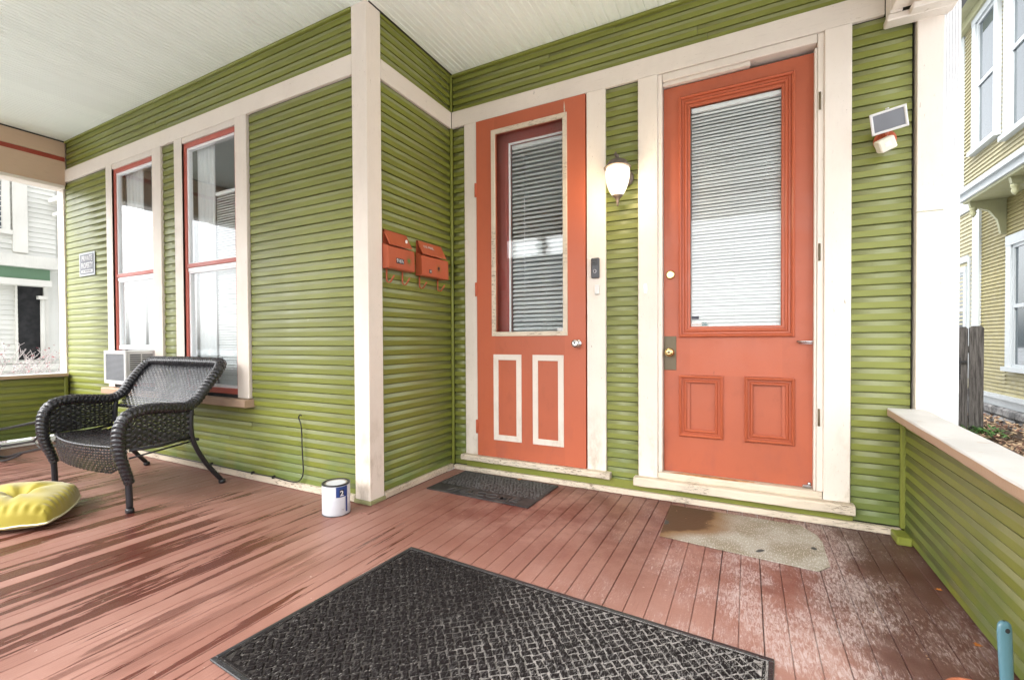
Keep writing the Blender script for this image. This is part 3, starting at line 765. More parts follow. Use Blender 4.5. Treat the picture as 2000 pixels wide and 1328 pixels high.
for k in range(2):
    for i in range(8):
        y0 = ay0+.035+k*.092; z = .83+i*.0185
        part('louvre', MB().box(ax1+.0005, ax1+.0035, y0, y0+.082, z, z+.009), 'black_plastic', ac)

# ------------------------------------------------------------------ small wall things
# private property sign
sg = thing('wall_sign', 'small grey and white PRIVATE PROPERTY sign on the green wall left of the windows', 'sign', (-4.0, -A-.004, 1.78))
part('sign_plate', MB().box(-4.170, -3.815, -A-.006, -A-.002, 1.782, 2.028, .001), 'neigh_trim', sg)
part('sign_field', MB().box(-4.150, -3.835, -A-.0068, -A-.0061, 1.800, 2.010), 'sign_grey', sg)
text_part('sign_text', 'PRIVATE', .082, 'cream_text', sg, (-3.992, -A-.0075, 1.964), sx=.80, bold=.0008)
text_part('sign_text', 'PROPERTY', .082, 'cream_text', sg, (-3.992, -A-.0075, 1.888), sx=.68, bold=.0008)
part('sign_strip', MB().box(-4.12, -3.865, -A-.0076, -A-.0069, 1.815, 1.845), 'cream_text', sg)
text_part('sign_text', 'NO TRESPASSING', .026, 'black_print', sg, (-3.992, -A-.0080, 1.830), sx=1.0)

# mailboxes on the return wall (face +X)
def mailbox(y0, y1, zt, lab, num, worn):
    t = thing('mailbox', lab, 'mailbox', (0.0, (y0+y1)/2, zt-.25))
    yc = (y0+y1)/2
    # body
    mb = MB(); mb.prism([(.003, zt-.262), (.003, zt-.09), (.060, zt-.115), (.064, zt-.254), (.058, zt-.262)], 'Y', y0, y1)
    part('box_body', mb, 'coral_metal', t)
    lid = MB(); lid.prism([(.003, zt), (.012, zt+.002), (.068, zt-.098), (.066, zt-.104), (.060, zt-.102), (.003, zt-.006)], 'Y', y0+.012, y1-.032)
    lid.prism([(.003, zt), (.012, zt+.002), (.020, zt-.012), (.003, zt-.012)], 'Y', y0+.012, y1-.032)
    l_ = part('lid', lid, 'coral_metal', t)
    part('back_plate', MB().box(.001, .004, y0+.01, y1-.03, zt-.24, zt+.004), 'coral_metal', t)
    for yy in (y0+.035, y1-.075):
        mb = MB(); pts = [(.012, yy, zt-.262), (.012, yy, zt-.325)]
        for i in range(9):
            a = math.pi*(1.0+i/8*.85); pts.append((.034+.022*math.cos(a), yy, zt-.335+.022*math.sin(a)))
        pts.append((.078, yy, zt-.312)); mb.tube(pts, .0035, 8, flat=2.2); part('paper_hook', mb, 'coral_metal', t)
    rx = (rad(90), 0, rad(90))
    if num == '916½':
        part('number_plate', MB().box(.0640, .0648, y0+.075, y0+.152, zt-.222, zt-.186), 'black_print', t)
        text_part('number_text', num, .036, 'cream_text', t, (.0656, y0+.113, zt-.204), rx, sx=.85, bold=.0005)
    else:
        part('number_plate', MB().box(.0640, .0648, y0+.085, y0+.115, zt-.238, zt-.210), 'black_print', t)
        text_part('number_text', num, .026, 'cream_text', t, (.0656, y0+.100, zt-.224), rx, sx=.8)
    # emblem: ring of rays with a small figure
    mb = MB(); ey, ez = y0+.205, zt-.190
    for k in range(16):
        a = 2*math.pi*k/16; r1, r2 = .020, .031
        mb.box(.0645, .0652, ey+r1*math.cos(a)-.002, ey+r1*math.cos(a)+.002, ez+r1*math.sin(a)-.002, ez+r1*math.sin(a)+.002)
        mb.box(.0645, .0652, ey+r2*math.cos(a)-.0018, ey+r2*math.cos(a)+.0018, ez+r2*math.sin(a)*1.1-.0018, ez+r2*math.sin(a)*1.1+.0018)
    part('emblem_ring', mb, 'gold_print' if num != '916½' else 'green_print', t)
    mb = MB(); mb.box(.0650, .0658, ey-.005, ey+.005, ez-.016, ez+.014).box(.0650, .0658, ey-.012, ey-.007, ez-.006, ez+.010).box(.0650, .0658, ey+.007, ey+.012, ez-.006, ez+.010)
    part('emblem_figure', mb, 'black_print' if num != '916½' else 'green_print', t)
    if worn:
        o = text_part('worn_lettering', 'U.S. MAIL', .034, 'cream_text', t, (.046, y0+.105, zt-.042), (rad(90-30), 0, rad(90)), sx=.9)
    else:
        mb = MB(); mb.lathe((.046, y0+.20, zt-.052), [(.013, 0), (.013, .003)], 14, 'X'); part('paint_chip', mb, 'plastic_white', t)
    return t
mailbox(-.830, -.560, 1.835, 'coral wall mailbox nearer the cream corner post, number plate on its front', '916½', False)
mailbox(-.478, -.142, 1.828, 'coral wall mailbox nearer the inside corner, worn white lettering on its lid', '18', True)

# lantern
ln = thing('wall_lantern', 'lit bronze wall lantern with egg shaped glass between the two doors', 'lamp', (1.431, 0, 2.1))
LX, LY = 1.432, -.125
mb = MB(); mb.lathe((LX+.02, -.001, 2.19), [(.062, 0), (.062, .012), (.045, .02), (.02, .026)], 24, 'Y'); mb.tube([(LX+.02, -.02, 2.19), (LX+.02, -.05, 2.21), (LX+.01, -.07, 2.25)], .012, 10); part('back_plate', mb, 'bronze', ln)
mb = MB(); mb.lathe((LX, LY, 2.225), [(.088, 0), (.090, .006), (.078, .018), (.070, .030), (.062, .044), (.036, .058), (.016, .066), (.010, .074)], 28)
cp = part('cap', mb, 'bronze', ln)
mb = MB(); mb.tube([(LX, LY, 2.296), (LX-.004, LY, 2.312), (LX-.014, LY, 2.322), (LX-.010, LY, 2.338)], [.011, .013, .011, .004], 10); part('finial', mb, 'bronze', cp)
mb = MB(); prof = [(.030, 0), (.044, .014), (.058, .040), (.070, .075), (.078, .110), (.0815, .145), (.080, .168), (.076, .182)]
vs_n = 32; mb.lathe((LX, LY, 2.043), prof, vs_n)
mb.v = [(LX+(v[0]-LX)*(1+.022*math.cos(8*math.atan2(v[1]-LY, v[0]-LX))), LY+(v[1]-LY)*(1+.022*math.cos(8*math.atan2(v[1]-LY, v[0]-LX))), v[2]) for v in mb.v]
gob = part('glass_globe', mb, 'lamp_glass', ln)
mb = MB(); mb.lathe((LX, LY, 1.972), [(.002, 0), (.007, .008), (.005, .016), (.011, .024), (.009, .032), (.014, .048), (.024, .060), (.036, .070), (.036, .074)], 20); part('drop_finial', mb, 'bronze', ln)
pl = bpy.data.lights.new('lantern_bulb', 'POINT'); pl.energy = 2.0; pl.color = (1, .78, .5); pl.shadow_soft_size = .07
plo = bpy.data.objects.new('lantern_bulb', pl); COL.objects.link(plo); plo.parent = gob; plo.location = Vector((LX, LY-.115, 2.12))-worg(gob)

# door bell and contact sensor
bl = thing('doorbell', 'black and grey video doorbell on the cream casing left of the lantern strip', 'doorbell', (1.247, -.03, 1.52))
part('body', MB().box(1.219, 1.277, -TRM-.030, -TRM-.005, 1.515, 1.657, .006), 'grey_plastic', bl)
part('camera_face', MB().box(1.226, 1.270, -TRM-.0325, -TRM-.0303, 1.604, 1.650, .002), 'black_plastic', bl)
mb = MB(); mb.lathe((1.248, -TRM-.0325, 1.627), [(.010, 0), (.010, .002), (.005, .003)], 18, 'Y'); part('lens', mb, 'grey_plastic', bl)
mb = MB(); mb.lathe((1.248, -TRM-.0302, 1.563), [(.0125, 0), (.0125, .002), (.0095, .003), (.009, .001)], 20, 'Y'); part('button_ring', mb, 'steel', bl)
part('button', MB().lathe((1.248, -TRM-.0302, 1.563), [(.0092, 0), (.0092, .0022)], 18, 'Y'), 'black_plastic', bl)
solo('contact_sensor', MB().box(1.243, 1.276, -TRM-.020, -TRM-.004, 1.400, 1.468, .004), 'plastic_white', 'small white plastic button box on the casing under the doorbell', 'doorbell button')
mb = MB(); mb.box(1.583, 1.603, -TRM-.006, -TRM-.0038, 1.395, 1.455, .001); solo('paint_remnant', mb, 'steel', 'small scraped metal strike mark on the left casing of the right door', 'plate')

# flood light with motion sensor
fl_ = thing('flood_light', 'white framed flood light with motion sensor, on the green strip right of the front door', 'lamp', (2.85, -.02, 2.18))
mb = MB(); mb.lathe((2.872, -.001, 2.160), [(.050, 0), (.050, .022), (.040, .030)], 24, 'Y'); part('mount', mb, 'coral_metal', fl_)
mb = MB(); mb.tube([(2.868, -.03, 2.165), (2.866, -.075, 2.19)], .012, 10); part('arm', mb, 'coral_metal', fl_)
R = Matrix.Translation((2.866, -.115, 2.225)) @ Matrix.Rotation(rad(-6), 4, 'Z') @ Matrix.Rotation(rad(-8), 4, 'Y') @ Matrix.Rotation(rad(14), 4, 'X')
part('lamp_body', MB().box(-.066, .066, -.006, .042, -.050, .050, .010).xf(R), 'plastic_white', fl_)
part('lamp_frame', ring(MB(), -.076, .076, -.055, .055, .012, -.016, -.004, .003).xf(R), 'plastic_white', fl_)
part('lamp_glass', MB().box(-.065, .065, -.0085, -.0065, -.044, .044).xf(R), N('smoky_lamp_glass').fin((.17, .18, .20), .12), fl_)
part('frame_hook', MB().lathe((0, -.006, .058), [(.008, 0), (.008, .005)], 12).xf(R), 'plastic_white', fl_)
R2 = Matrix.Translation((2.858, -.100, 2.108)) @ Matrix.Rotation(rad(-22), 4, 'Y') @ Matrix.Rotation(rad(20), 4, 'X')
part('motion_sensor', MB().box(-.036, .036, -.030, .040, -.033, .033, .006).xf(R2), 'plastic_cream', fl_)
part('sensor_window', MB().box(-.014, .014, -.0325, -.0302, -.012, .014, .002).xf(R2), 'plastic_white', fl_)

# cord along the wall
mb = MB()
pts = [(-.635, -.975, .545), (-.640, -.985, .552), (-.655, -.985, .53), (-.640, -.982, .49), (-.632, -.980, .44), (-.628, -.980, .30), (-.620, -.980, .14), (-.66, -.985, .075), (-.75, -.985, .058), (-.95, -.982, .064), (-1.25, -.982, .060), (-1.67, -.982, .062), (-2.1, -.982, .058), (-2.9, -.982, .060), (-4.3, -.982, .062)]
def spline(P, k=6):
    P = [Vector(p) for p in P]; out = []
    for i in range(len(P)-1):
        p0, p1, p2, p3 = P[max(i-1, 0)], P[i], P[i+1], P[min(i+2, len(P)-1)]
        for j in range(k):
            t_ = j/k
            out.append(.5*((2*p1)+(-p0+p2)*t_+(2*p0-5*p1+4*p2-p3)*t_*t_+(-p0+3*p1-3*p2+p3)*t_**3))
    out.append(P[-1]); return out
mb.tube(spline(pts), .0045, 8)
cordo = solo('cable', mb, 'cable', 'black cable rising out of the green wall and running along its base behind the loveseat', 'cable')
for xk in (-.95, -1.2, -1.75):
    part('cable_clip', MB().box(xk-.006, xk+.006, -.993, -.968, .052, .074, .002), 'cable', cordo)

# ------------------------------------------------------------------ wicker loveseat
def shx(p):
    """the seat stands slightly skewed: its rear is shifted to the left"""
    t_ = max(0, min(1, (p[1]+1.75)/.65)); return Vector((p[0]-.105*t_, p[1], p[2]))
n = N('black_wicker')
cc = n.mix(n.ramp(n.noise(60, 4), .35, .7), (.012, .012, .015), (.030, .029, .034))
M['wicker'] = n.fin(cc, n.ramp(n.noise(25, 3), .3, .7, .20, .36), n.bump(n.noise(300, 3), .15, .001), spec=.6)
def weave(fn, nu, nv, amp=.0028, fill=.80, wfill=.42, sub=2):
    """fn(u,v)->point. nv weft rows running along u, nu warps"""
    mb = MB(); e = 1e-3
    def PN(u_, v_):
        p = Vector(fn(u_, v_)); du = Vector(fn(min(1, u_+e), v_))-Vector(fn(max(0, u_-e), v_)); dv = Vector(fn(u_, min(1, v_+e)))-Vector(fn(u_, max(0, v_-e)))
        nn = du.cross(dv); nn = nn.normalized() if nn.length > 1e-12 else Vector((0, 0, 1)); return p, nn
    K = nu*sub
    for j in range(nv):
        vs = []; 
        for k in range(K+1):
            u_ = k/K; ph = math.cos(math.pi*(k/sub+j)); a = amp*ph
            for q, hgt in ((-.5, -.0011), (0, .0006), (.5, -.0011)):
                v_ = min(1, max(0, (j+.5+q*fill)/nv)); p, nn = PN(u_, v_); vs.append(p+nn*(a+hgt))
        mb.add(vs, [(k*3+c, (k+1)*3+c, (k+1)*3+c+1, k*3+c+1) for k in range(K) for c in range(2)], True)
    for i in range(nu+1):
        vs = []; KK = nv
        for k in range(KK+1):
            v_ = k/KK
            a = 0
            for q in (-.5, .5):
                u_ = min(1, max(0, (i+q*wfill)/nu)); p, nn = PN(u_, v_); vs.append(p+nn*a)
        mb.add(vs, [(k*2, (k+1)*2, (k+1)*2+1, k*2+1) for k in range(KK)], True)
    return mb
ls = thing('wicker_loveseat', 'black wicker loveseat with rolled arms and reclined back against the window wall', 'loveseat', (-1.86, -1.42, 0))
XA, XB = -1.262, -2.372
def arm_pts(x, s):
    o = s*.012
    return [(x, -1.745, .19), (x+o*.4, -1.765, .26), (x+o, -1.795, .36), (x+o, -1.805, .46), (x+o, -1.795, .55), (x+o, -1.755, .615), (x+o, -1.68, .640), (x+o, -1.58, .640), (x+o*.5, -1.46, .625), (x, -1.37, .622), (x-o, -1.30, .66)]
right = arm_pts(XA, 1)+[(XA-.002, -1.235, .745), (XA+.0, -1.165, .830), (XA-.012, -1.115, .885), (XA-.07, -1.085, .915)]
left = [(p[0]-2*(p[0]-(XA+XB)/2), p[1], p[2]) for p in right]
top = [(XA-.30, -1.078, .918), (-1.81, -1.072, .920), (XB+.30, -1.078, .918)]
path = spline(right+top+left[::-1], 5)
path = [shx(p) for p in path]
# resample evenly
def resample(P, step):
    out = [P[0]]; acc = 0
    for a, b in zip(P[:-1], P[1:]):
        L = (b-a).length
        while acc+L >= step and L > 0:
            t_ = (step-acc)/L; a = a.lerp(b, t_); out.append(a.copy()); L = (b-a).length; acc = 0
        acc += L
    return out
path = resample(path, .0045)
m_ = len(path); rr = []
for i, p in enumerate(path):
    e = min(i, m_-1-i)/60; rr.append(.030+.010*min(1, e) if e < 1 else .040)
mb = MB(); mb.tube(path, rr, 20, mod=lambda L, th: .90+.14*abs(math.sin(L*115+math.sin(th*2.0)*.9)), flat=.92)
part('rolled_border', mb, 'wicker', ls)
def backf(u_, v_):
    x = XB+.035+(XA-XB-.07)*u_; q = (2*u_-1)
    lx = (XA-XB)/2
    y = -1.335+.25*v_-.035*(1-q*q)*0+ .03*math.sin(math.pi*u_); z = .560+.345*v_+.02*math.sin(math.pi*v_)
    return shx((x, y, z))
part('back_panel', weave(backf, 40, 25, .0045), 'wicker', ls)
def backtrim(u_, v_): 
    p = backf(u_, 1); return Vector((p.x, p.y-.012-.02*(1-v_), p.z-.055+.06*v_))
part('back_trim', weave(backtrim, 60, 6, .003), 'wicker', ls)
def seatf(u_, v_):
    q = 2*u_-1; x = XB+.03+(XA-XB-.06)*u_; bow = .095*(1-q*q)
    y = -1.735-bow*(1-v_)**1.0+ (.46)*v_; z = .405-.012*(1-abs(q)**3)*math.sin(math.pi*v_)-.035*v_
    return shx((x, y, z))
part('seat', weave(seatf, 40, 25, .0055), 'wicker', ls)
def skirtf(u_, v_):
    q = 2*u_-1; x = XB+.03+(XA-XB-.06)*u_; bow = .095*(1-q*q)
    cut = .045*max(0, abs(q)-.72)/.28
    z = .405-(.175-cut*1.6)*v_; y = -1.737-bow*(1-.35*v_*v_)-.006*math.sin(math.pi*v_)
    return shx((x, y, z))
part('front_skirt', weave(skirtf, 42, 10, .0045), 'wicker', ls)
def seat_edge():
    pts = [Vector(seatf(i/60, 0))+Vector((0, -.002, .002)) for i in range(61)]
    mb = MB(); mb.tube(resample(pts, .005), .010, 8, mod=lambda L, th: .8+.3*abs(math.sin(L*130))); return mb
part('seat_edge', seat_edge(), 'wicker', ls)
for s, X in ((1, XA), (-1, XB)):
    def sidef(u_, v_, X=X, s=s):
        y = -1.765+.40*u_; z = .405+(.62-.405)*v_; 
        if u_ < .15: z = .405+(.585-.405)*v_
        return shx((X+s*.008, y, z))
    part('arm_panel', weave(sidef, 13, 11, .005, .95), 'wicker', ls)
    part('lower_rail', MB().tube([shx((X, -1.74, .395)), shx((X, -1.55, .385)), shx((X, -1.36, .40))], .011, 10), 'tube', ls)
    part('stretcher', MB().tube([shx((X, -1.745, .345)), shx((X, -1.33, .37))], .006, 8), 'tube', ls)
    fp = [shx((X, -1.755, .26)), shx((X, -1.748, .14)), shx((X, -1.745, .03))]
    lg = part('leg', MB().tube(spline(fp, 4), .0185, 14), 'tube', ls)
    part('foot', MB().lathe(shx((X, -1.745, .0)), [(.019, 0), (.024, .006), (.024, .024), (.019, .032)], 14), 'black_plastic', lg)
    rp = [shx((X, -1.345, .60)), shx((X, -1.35, .46)), shx((X, -1.325, .34)), shx((X, -1.24, .18)), shx((X, -1.125, .03))]
    lg = part('leg', MB().tube(spline(rp, 5), .0165, 14), 'tube', ls)
    part('foot', MB().lathe(shx((X, -1.118, .0)), [(.019, 0), (.024, .006), (.024, .022), (.018, .032)], 14), 'black_plastic', lg)
part('rear_rail', MB().tube([shx((XA, -1.30, .372)), shx((XB, -1.30, .372))], .010, 10), 'tube', ls)
part('back_rail', MB().tube([shx((XA, -1.335, .558)), shx((XB, -1.335, .558))], .012, 10), 'wicker', ls)

# black folding lounger frame beyond the loveseat
fr_ = thing('folding_lounger', 'black tubular folding lounger with mesh footrest, cut off at the left edge behind the loveseat', 'lounger', (-3.4, -1.6, 0))
part('side_tube', MB().tube(spline([(-4.5, -1.62, .24), (-4.04, -1.60, .266), (-3.046, -1.58, .425), (-2.7, -1.56, .45)]), .012, 10), 'tube', fr_)
part('lower_tube', MB().tube(spline([(-4.5, -1.70, .07), (-4.05, -1.62, .105), (-3.35, -1.60, .215), (-3.22, -1.60, .25), (-2.95, -1.58, .41)]), .010, 10), 'tube', fr_)
part('floor_tube', MB().tube(spline([(-4.2, -1.62, .012), (-3.85, -1.62, .03), (-3.55, -1.60, .095), (-2.9, -1.60, .22), (-2.7, -1.60, .25)]), .012, 10), 'tube', fr_)
part('cross_brace', MB().tube(spline([(-3.27, -1.60, .235), (-3.05, -1.60, .16), (-2.9, -1.6, .13)]), .004, 8), 'tube', fr_)
part('foot_bend', MB().tube(spline([(-3.95, -1.66, .014), (-3.75, -1.66, .016), (-3.6, -1.62, .06), (-3.5, -1.60, .105)]), .010, 10), 'tube', fr_)
def fmesh(u_, v_): return Vector((-4.5+.62*u_+.10*v_, -1.66, .01+.17*v_-.02*u_))
part('mesh_panel', weave(lambda a, b: fmesh(a, 1-b), 30, 14, .0015), 'grey_plastic', fr_)

# ------------------------------------------------------------------ yellow cushion
n = N('yellow_cushion_fabric')
cc = n.mix(n.ramp(n.noise(5, 4), .3, .7), (.29, .23, .012), (.36, .30, .028))
M['yellow'] = n.fin(cc, .75, n.bump(n.noise(420, 2), .25, .0008), Sheen_Weight=.3)
cu = thing('seat_cushion', 'yellow tufted square seat cushion lying on the deck at the left edge', 'cushion', (-1.87, -2.09, 0))
Rc, Bc, Lc, Tc = [Vector(p) for p in ((-1.80, -1.74, 0), (-1.27, -2.10, 0), (-1.76, -2.46, 0), (-2.29, -2.08, 0))]
def cush(u_, v_, side=1):
    a, b = 2*u_-1, 2*v_-1
    # rounded square
    k = 1-.17*(a*a*b*b)**.8; pin = 1-.05*(1-abs(a)**2)*abs(b)**6-.05*(1-abs(b)**2)*abs(a)**6
    uu, vv = (a*k*pin+1)/2, (b*k*pin+1)/2
    p = (Rc*(1-uu)+Bc*uu)*(1-vv)+(Tc*(1-uu)+Lc*uu)*vv
    e = max(0, 1-abs(a)**3.2)*max(0, 1-abs(b)**3.2); h = .135*e**.36
    d = math.hypot(a, b); th = math.atan2(b, a)
    h -= .085*math.exp(-(d/.20)**2)
    h += .006*math.exp(-(d-.35)**2/.05)*math.cos(5*th+1.0)-.020*math.exp(-d*2.6)*max(0, math.cos(3*th+.6))**6*3
    edge = max(abs(a), abs(b)); ee = math.exp(-((edge-.86)/.10)**2)
    h += .0055*ee*math.sin((a if abs(b) > abs(a) else b)*34+3*noise.noise(Vector((a*2, b*2, 1))))
    h += .006*noise.noise(Vector((a*2.2, b*2.2, 4)))
    z = .048+h if side > 0 else .048-.044*e**.5
    return Vector((p.x, p.y, max(.002, z)))
mb = MB(); mb.grid(lambda a, b: cush(a, b, 1), 90, 90); mb.grid(lambda a, b: cush(a, b, -1), 40, 40); part('cushion_body', mb, 'yellow', cu)
pts = [cush(i/40, 0) for i in range(40)]+[cush(1, i/40) for i in range(40)]+[cush(1-i/40, 1) for i in range(40)]+[cush(0, 1-i/40) for i in range(40)]
part('piping', MB().tube(pts, .0055, 8, closed=True), N('pale_piping').fin((.72, .70, .48), .7), cu)
mb = MB(); q = cush(.5, .5); mb.lathe((q.x, q.y, q.z-.004), [(.012, 0), (.012, .004), (.006, .007)], 14); part('tuft_button', mb, 'yellow', cu)

# ------------------------------------------------------------------ paint can
pc = thing('paint_can', 'dented white gallon paint can with blue label beside the corner post', 'paint can', (-.095, -1.150, 0))
PX, PY, PR = -.095, -1.150, .083
mb = MB(); mb.lathe((PX, PY, 0), [(PR-.002, .003), (PR, .005), (PR, .185), (PR-.001, .188)], 48)
mb.v = [(v[0]+(v[0]-PX)*.03*noise.noise(Vector((v[0]*14, v[1]*14, v[2]*24)))*3.5, v[1]+(v[1]-PY)*.03*noise.noise(Vector((v[0]*14, v[1]*14, v[2]*14)))*2, v[2]) for v in mb.v]
part('can_body', mb, paint('crumpled_white_label', (.58, .60, .64), .45, dirt=.2, grain=(3, 3, 9), bump=.7), pc)
part('rim', MB().lathe((PX, PY, .184), [(PR-.004, 0), (PR+.003, .002), (PR+.003, .008), (PR-.003, .011), (PR-.012, .009), (PR-.014, .001)], 40, caps=False), 'tube', pc)
part('lid', MB().lathe((PX, PY, .184), [(PR-.014, .002), (PR-.016, .007), (PR-.022, .006), (PR-.026, .002), (.004, .002)], 36), paint('splashed_lid', (.26, .225, .18), .4, var=.4, chips=((.2, .18, .15), .1), dirt=.4), pc)
part('bottom_rim', MB().lathe((PX, PY, 0), [(PR-.001, 0), (PR+.0025, .001), (PR+.0025, .005), (PR, .007)], 40), 'grey_plastic', pc)
def curved(a0, a1, z0, z1, r_, k=10):
    mb = MB(); vs = []
    for i in range(k+1):
        a = rad(a0+(a1-a0)*i/k)
        for z in (z0, z1): vs.append((PX+r_*math.cos(a), PY+r_*math.sin(a), z))
    mb.add(vs, [(i*2, i*2+2, i*2+3, i*2+1) for i in range(k)], True); return mb
part('label_block', curved(-42, 8, .118, .182, PR+.0016), 'label_blue', pc)
part('label_stripe', curved(-1, 8, .022, .117, PR+.0016), 'label_blue', pc)
part('label_badge', curved(-28, -10, .125, .165, PR+.0022), 'label_dark', pc)
a = rad(-19); text_part('label_text', '2', .045, 'cream_text', pc, (PX+(PR+.0030)*math.cos(a), PY+(PR+.0030)*math.sin(a), .140), (rad(90), 0, rad(90-19)), depth=.0003, bold=.0008)
mb = MB()
for i in range(7): 
    q = curved(-22+i*1.6, -21.2+i*1.6, .020, .042, PR+.0018, 1); mb.add(q.v, q.f)
part('barcode', mb, 'black_print', pc)
for i in range(6):
    part('label_line', curved(-95, -46, .060+i*.017, .0615+i*.017, PR+.0016, 8), N('faint_print').fin((.55, .58, .66), .5) if i == 0 else bpy.data.materials['faint_print'], pc)

# ------------------------------------------------------------------ mats
def fray_mat(name, dark, pale, stainscale):
    n = N(name); f_ = n.noise(260, 3, n.mapping((1, 3, 1), (0, 0, .6)))
    cc = n.mix(n.ramp(f_, .42, .66), dark, pale); x, y, z = n.sep()
    return n, cc
n = N('mat_tuft'); f_ = n.noise(1, 3, n.mapping((170, 60, 1), (0, 0, -.5)), .6)
x, y, z = n.sep()
fade = n.math('ADD', n.mul(n.ramp(x, .9, 2.1), .55), n.mul(n.noise(5, 6, None, .7), .75))
cc = n.mix(n.mul(n.ramp(f_, .48, .72), n.ramp(fade, .35, 1.1, .25, 1)), (.010, .008, .008), (.20, .19, .185)); M['mat_tuft'] = n.fin(cc, 1, n.bump(f_, 1, .004), spec=.08)
n = N('mat_base'); x, y, z = n.sep(); f_ = n.noise(1, 4, n.mapping((150, 55, 1), (0, 0, -.5)), .6)
fade = n.math('ADD', n.mul(n.ramp(x, 1.0, 2.0), .8), n.mul(n.noise(7, 6, None, .75), .8))
cc = n.mix(n.mul(n.ramp(f_, .3, .6, .3, 1), n.ramp(fade, .38, 1.0, .08, 1)), (.020, .017, .015), (.33, .31, .295)); M['mat_base'] = n.fin(cc, 1, n.bump(f_, .8, .003), spec=.1)
M['fibre_pale'] = N('pale_fibre').fin((.34, .32, .30), .9, spec=.1); M['fibre_dark'] = N('dark_fibre').fin((.012, .010, .010), 1, spec=.05)
big = thing('door_mat', 'large dark basket weave entrance mat in the foreground', 'mat', (.652, -1.325, 0))
MW, MD, ang = 1.64, .968, rad(-3.65)
RM = Matrix.Translation((.652, -1.325, 0)) @ Matrix.Rotation(ang, 4, 'Z')
part('mat_base', MB().box(0, MW, -MD, 0, .0015, .0060, .002).xf(RM), 'mat_base', big)
mb = MB()
bw = .018
for (a, b, c, d) in [(0, MW, -bw, 0), (0, MW, -MD, -MD+bw), (0, bw, -MD+bw, -bw), (MW-bw, MW, -MD+bw, -bw)]: mb.box(a+.001, b-.001, c, d, .0055, .0095, .002)
part('mat_border', mb.xf(RM), 'black_plastic', big)
mb = MB()
for (a, b, c, d) in [(bw+.006, MW-bw-.006, -bw-.016, -bw-.006), (bw+.006, MW-bw-.006, -MD+bw+.006, -MD+bw+.016), (bw+.006, bw+.016, -MD+bw+.016, -bw-.016), (MW-bw-.016, MW-bw-.006, -MD+bw+.016, -bw-.016)]: mb.box(a, b, c, d, .0055, .0090, .002)
part('inner_border', mb.xf(RM), 'mat_tuft', big)
mb = MB(); C0 = .031; hw, hl = .0115, .0300
def clipin(cx, cy, w): return bw+.02+w < cx < MW-bw-.02-w and -MD+bw+.02+w < cy < -bw-.02-w
ca, sa = math.cos(rad(45)), math.sin(rad(45))
for i in range(-60, 61):
    for j in range(-60, 61):
        # basket weave: cells alternate direction, two bars each
        ux, uy = i*C0*1.0, j*C0*1.0
        hor = (i+j) % 2 == 0
        cx = MW/2+ux*ca-uy*sa; cy = -MD/2+ux*sa+uy*ca
        if not clipin(cx, cy, .006): continue
        L_, W_ = (hl*.86, hw*.92)
        a = (0 if hor else math.pi/2)+rad(45)+random.uniform(-.12, .12); L_ *= random.uniform(.86, 1.08); W_ *= random.uniform(.8, 1.1)
        dx, dy = math.cos(a), math.sin(a); h = .0105+random.uniform(-.0015, .0015)
        vs = []
        for zz, k in ((.0055, 1.0), (h-.002, .96), (h, .72)):
            for sx_, sy_ in ((-1, -1), (1, -1), (1, 1), (-1, 1)):
                vs.append((cx+dx*L_*.62*sx_*k-dy*W_*sy_*k, cy+dy*L_*.62*sx_*k+dx*W_*sy_*k, zz))
        mb.add(vs, [(q, (q+1) % 4, (q+1) % 4+4, q+4) for q in range(4)]+[(q+4, (q+1) % 4+4, (q+1) % 4+8, q+8) for q in range(4)]+[(8, 9, 10, 11)])
part('woven_tufts', mb.xf(RM), 'mat_tuft', big, kind='stuff')
mb, mb2 = MB(), MB()
for _ in range(30000):
    cx, cy = random.uniform(bw, MW-bw), random.uniform(-MD+bw, -bw); a = random.gauss(rad(60), .5); L_ = random.uniform(.005, .014); w = random.uniform(.0006, .0014)
    z0 = random.uniform(.0065, .0105); dx, dy = math.cos(a)*L_, math.sin(a)*L_
    pale = random.random() < .12+.30*max(0, cx/MW-.35)**1.2+.10*max(0, noise.noise(Vector((cx*6, cy*6, 0))))
    (mb if pale else mb2).add([(cx, cy, z0), (cx+w, cy-w, z0), (cx+dx, cy+dy, z0+random.uniform(.0005, .004))], [(0, 1, 2)])
part('pale_fibres', mb.xf(RM), 'fibre_pale', big, kind='stuff'); part('dark_fibres', mb2.xf(RM), 'fibre_dark', big, kind='stuff')

n = N('black_rubber'); M['rubber'] = n.fin(n.mix(n.ramp(n.noise(12, 4), .4, .65), (.014, .014, .017), (.04, .038, .038)), .55, n.bump(n.noise(150, 3), .3, .001))
M['rubber_worn'] = paint('worn_black_rubber', (.045, .043, .043), .5, dirt=.3)
wm = thing('welcome_mat', 'small black rubber WELCOME mat in front of the storm door', 'mat', (.58, -.28, 0))
RW = Matrix.Translation((.145, -.035, 0)) @ Matrix.Rotation(rad(-1.5), 4, 'Z')
part('mat_base', MB().box(0, .83, -.50, 0, .001, .009, .003).xf(RW), 'rubber', wm)
mb = MB()
for i in range(30):
    for j in range(13):
        cx, cy = .025+i*.0268+random.uniform(-.006, .006)+(j % 2)*.013, -.022-j*.0262+random.uniform(-.005, .005)
        if cx > .81: continue
        k = 6; r0 = random.uniform(.0095, .0135); a0 = random.random()*6; vs = []; st_ = random.uniform(.8, 1.25)
        for zz, q in ((.0085, 1), (.0125, .8)):
            for s_ in range(k):
                a = a0+2*math.pi*s_/k; vs.append((cx+r0*q*st_*math.cos(a), cy+r0*q/st_*math.sin(a), zz))
        mb.add(vs, [(s_, (s_+1) % k, (s_+1) % k+k, s_+k) for s_ in range(k)]+[tuple(range(k, 2*k))])
part('rubber_pebbles', mb.xf(RW), 'rubber_worn', wm, kind='stuff')
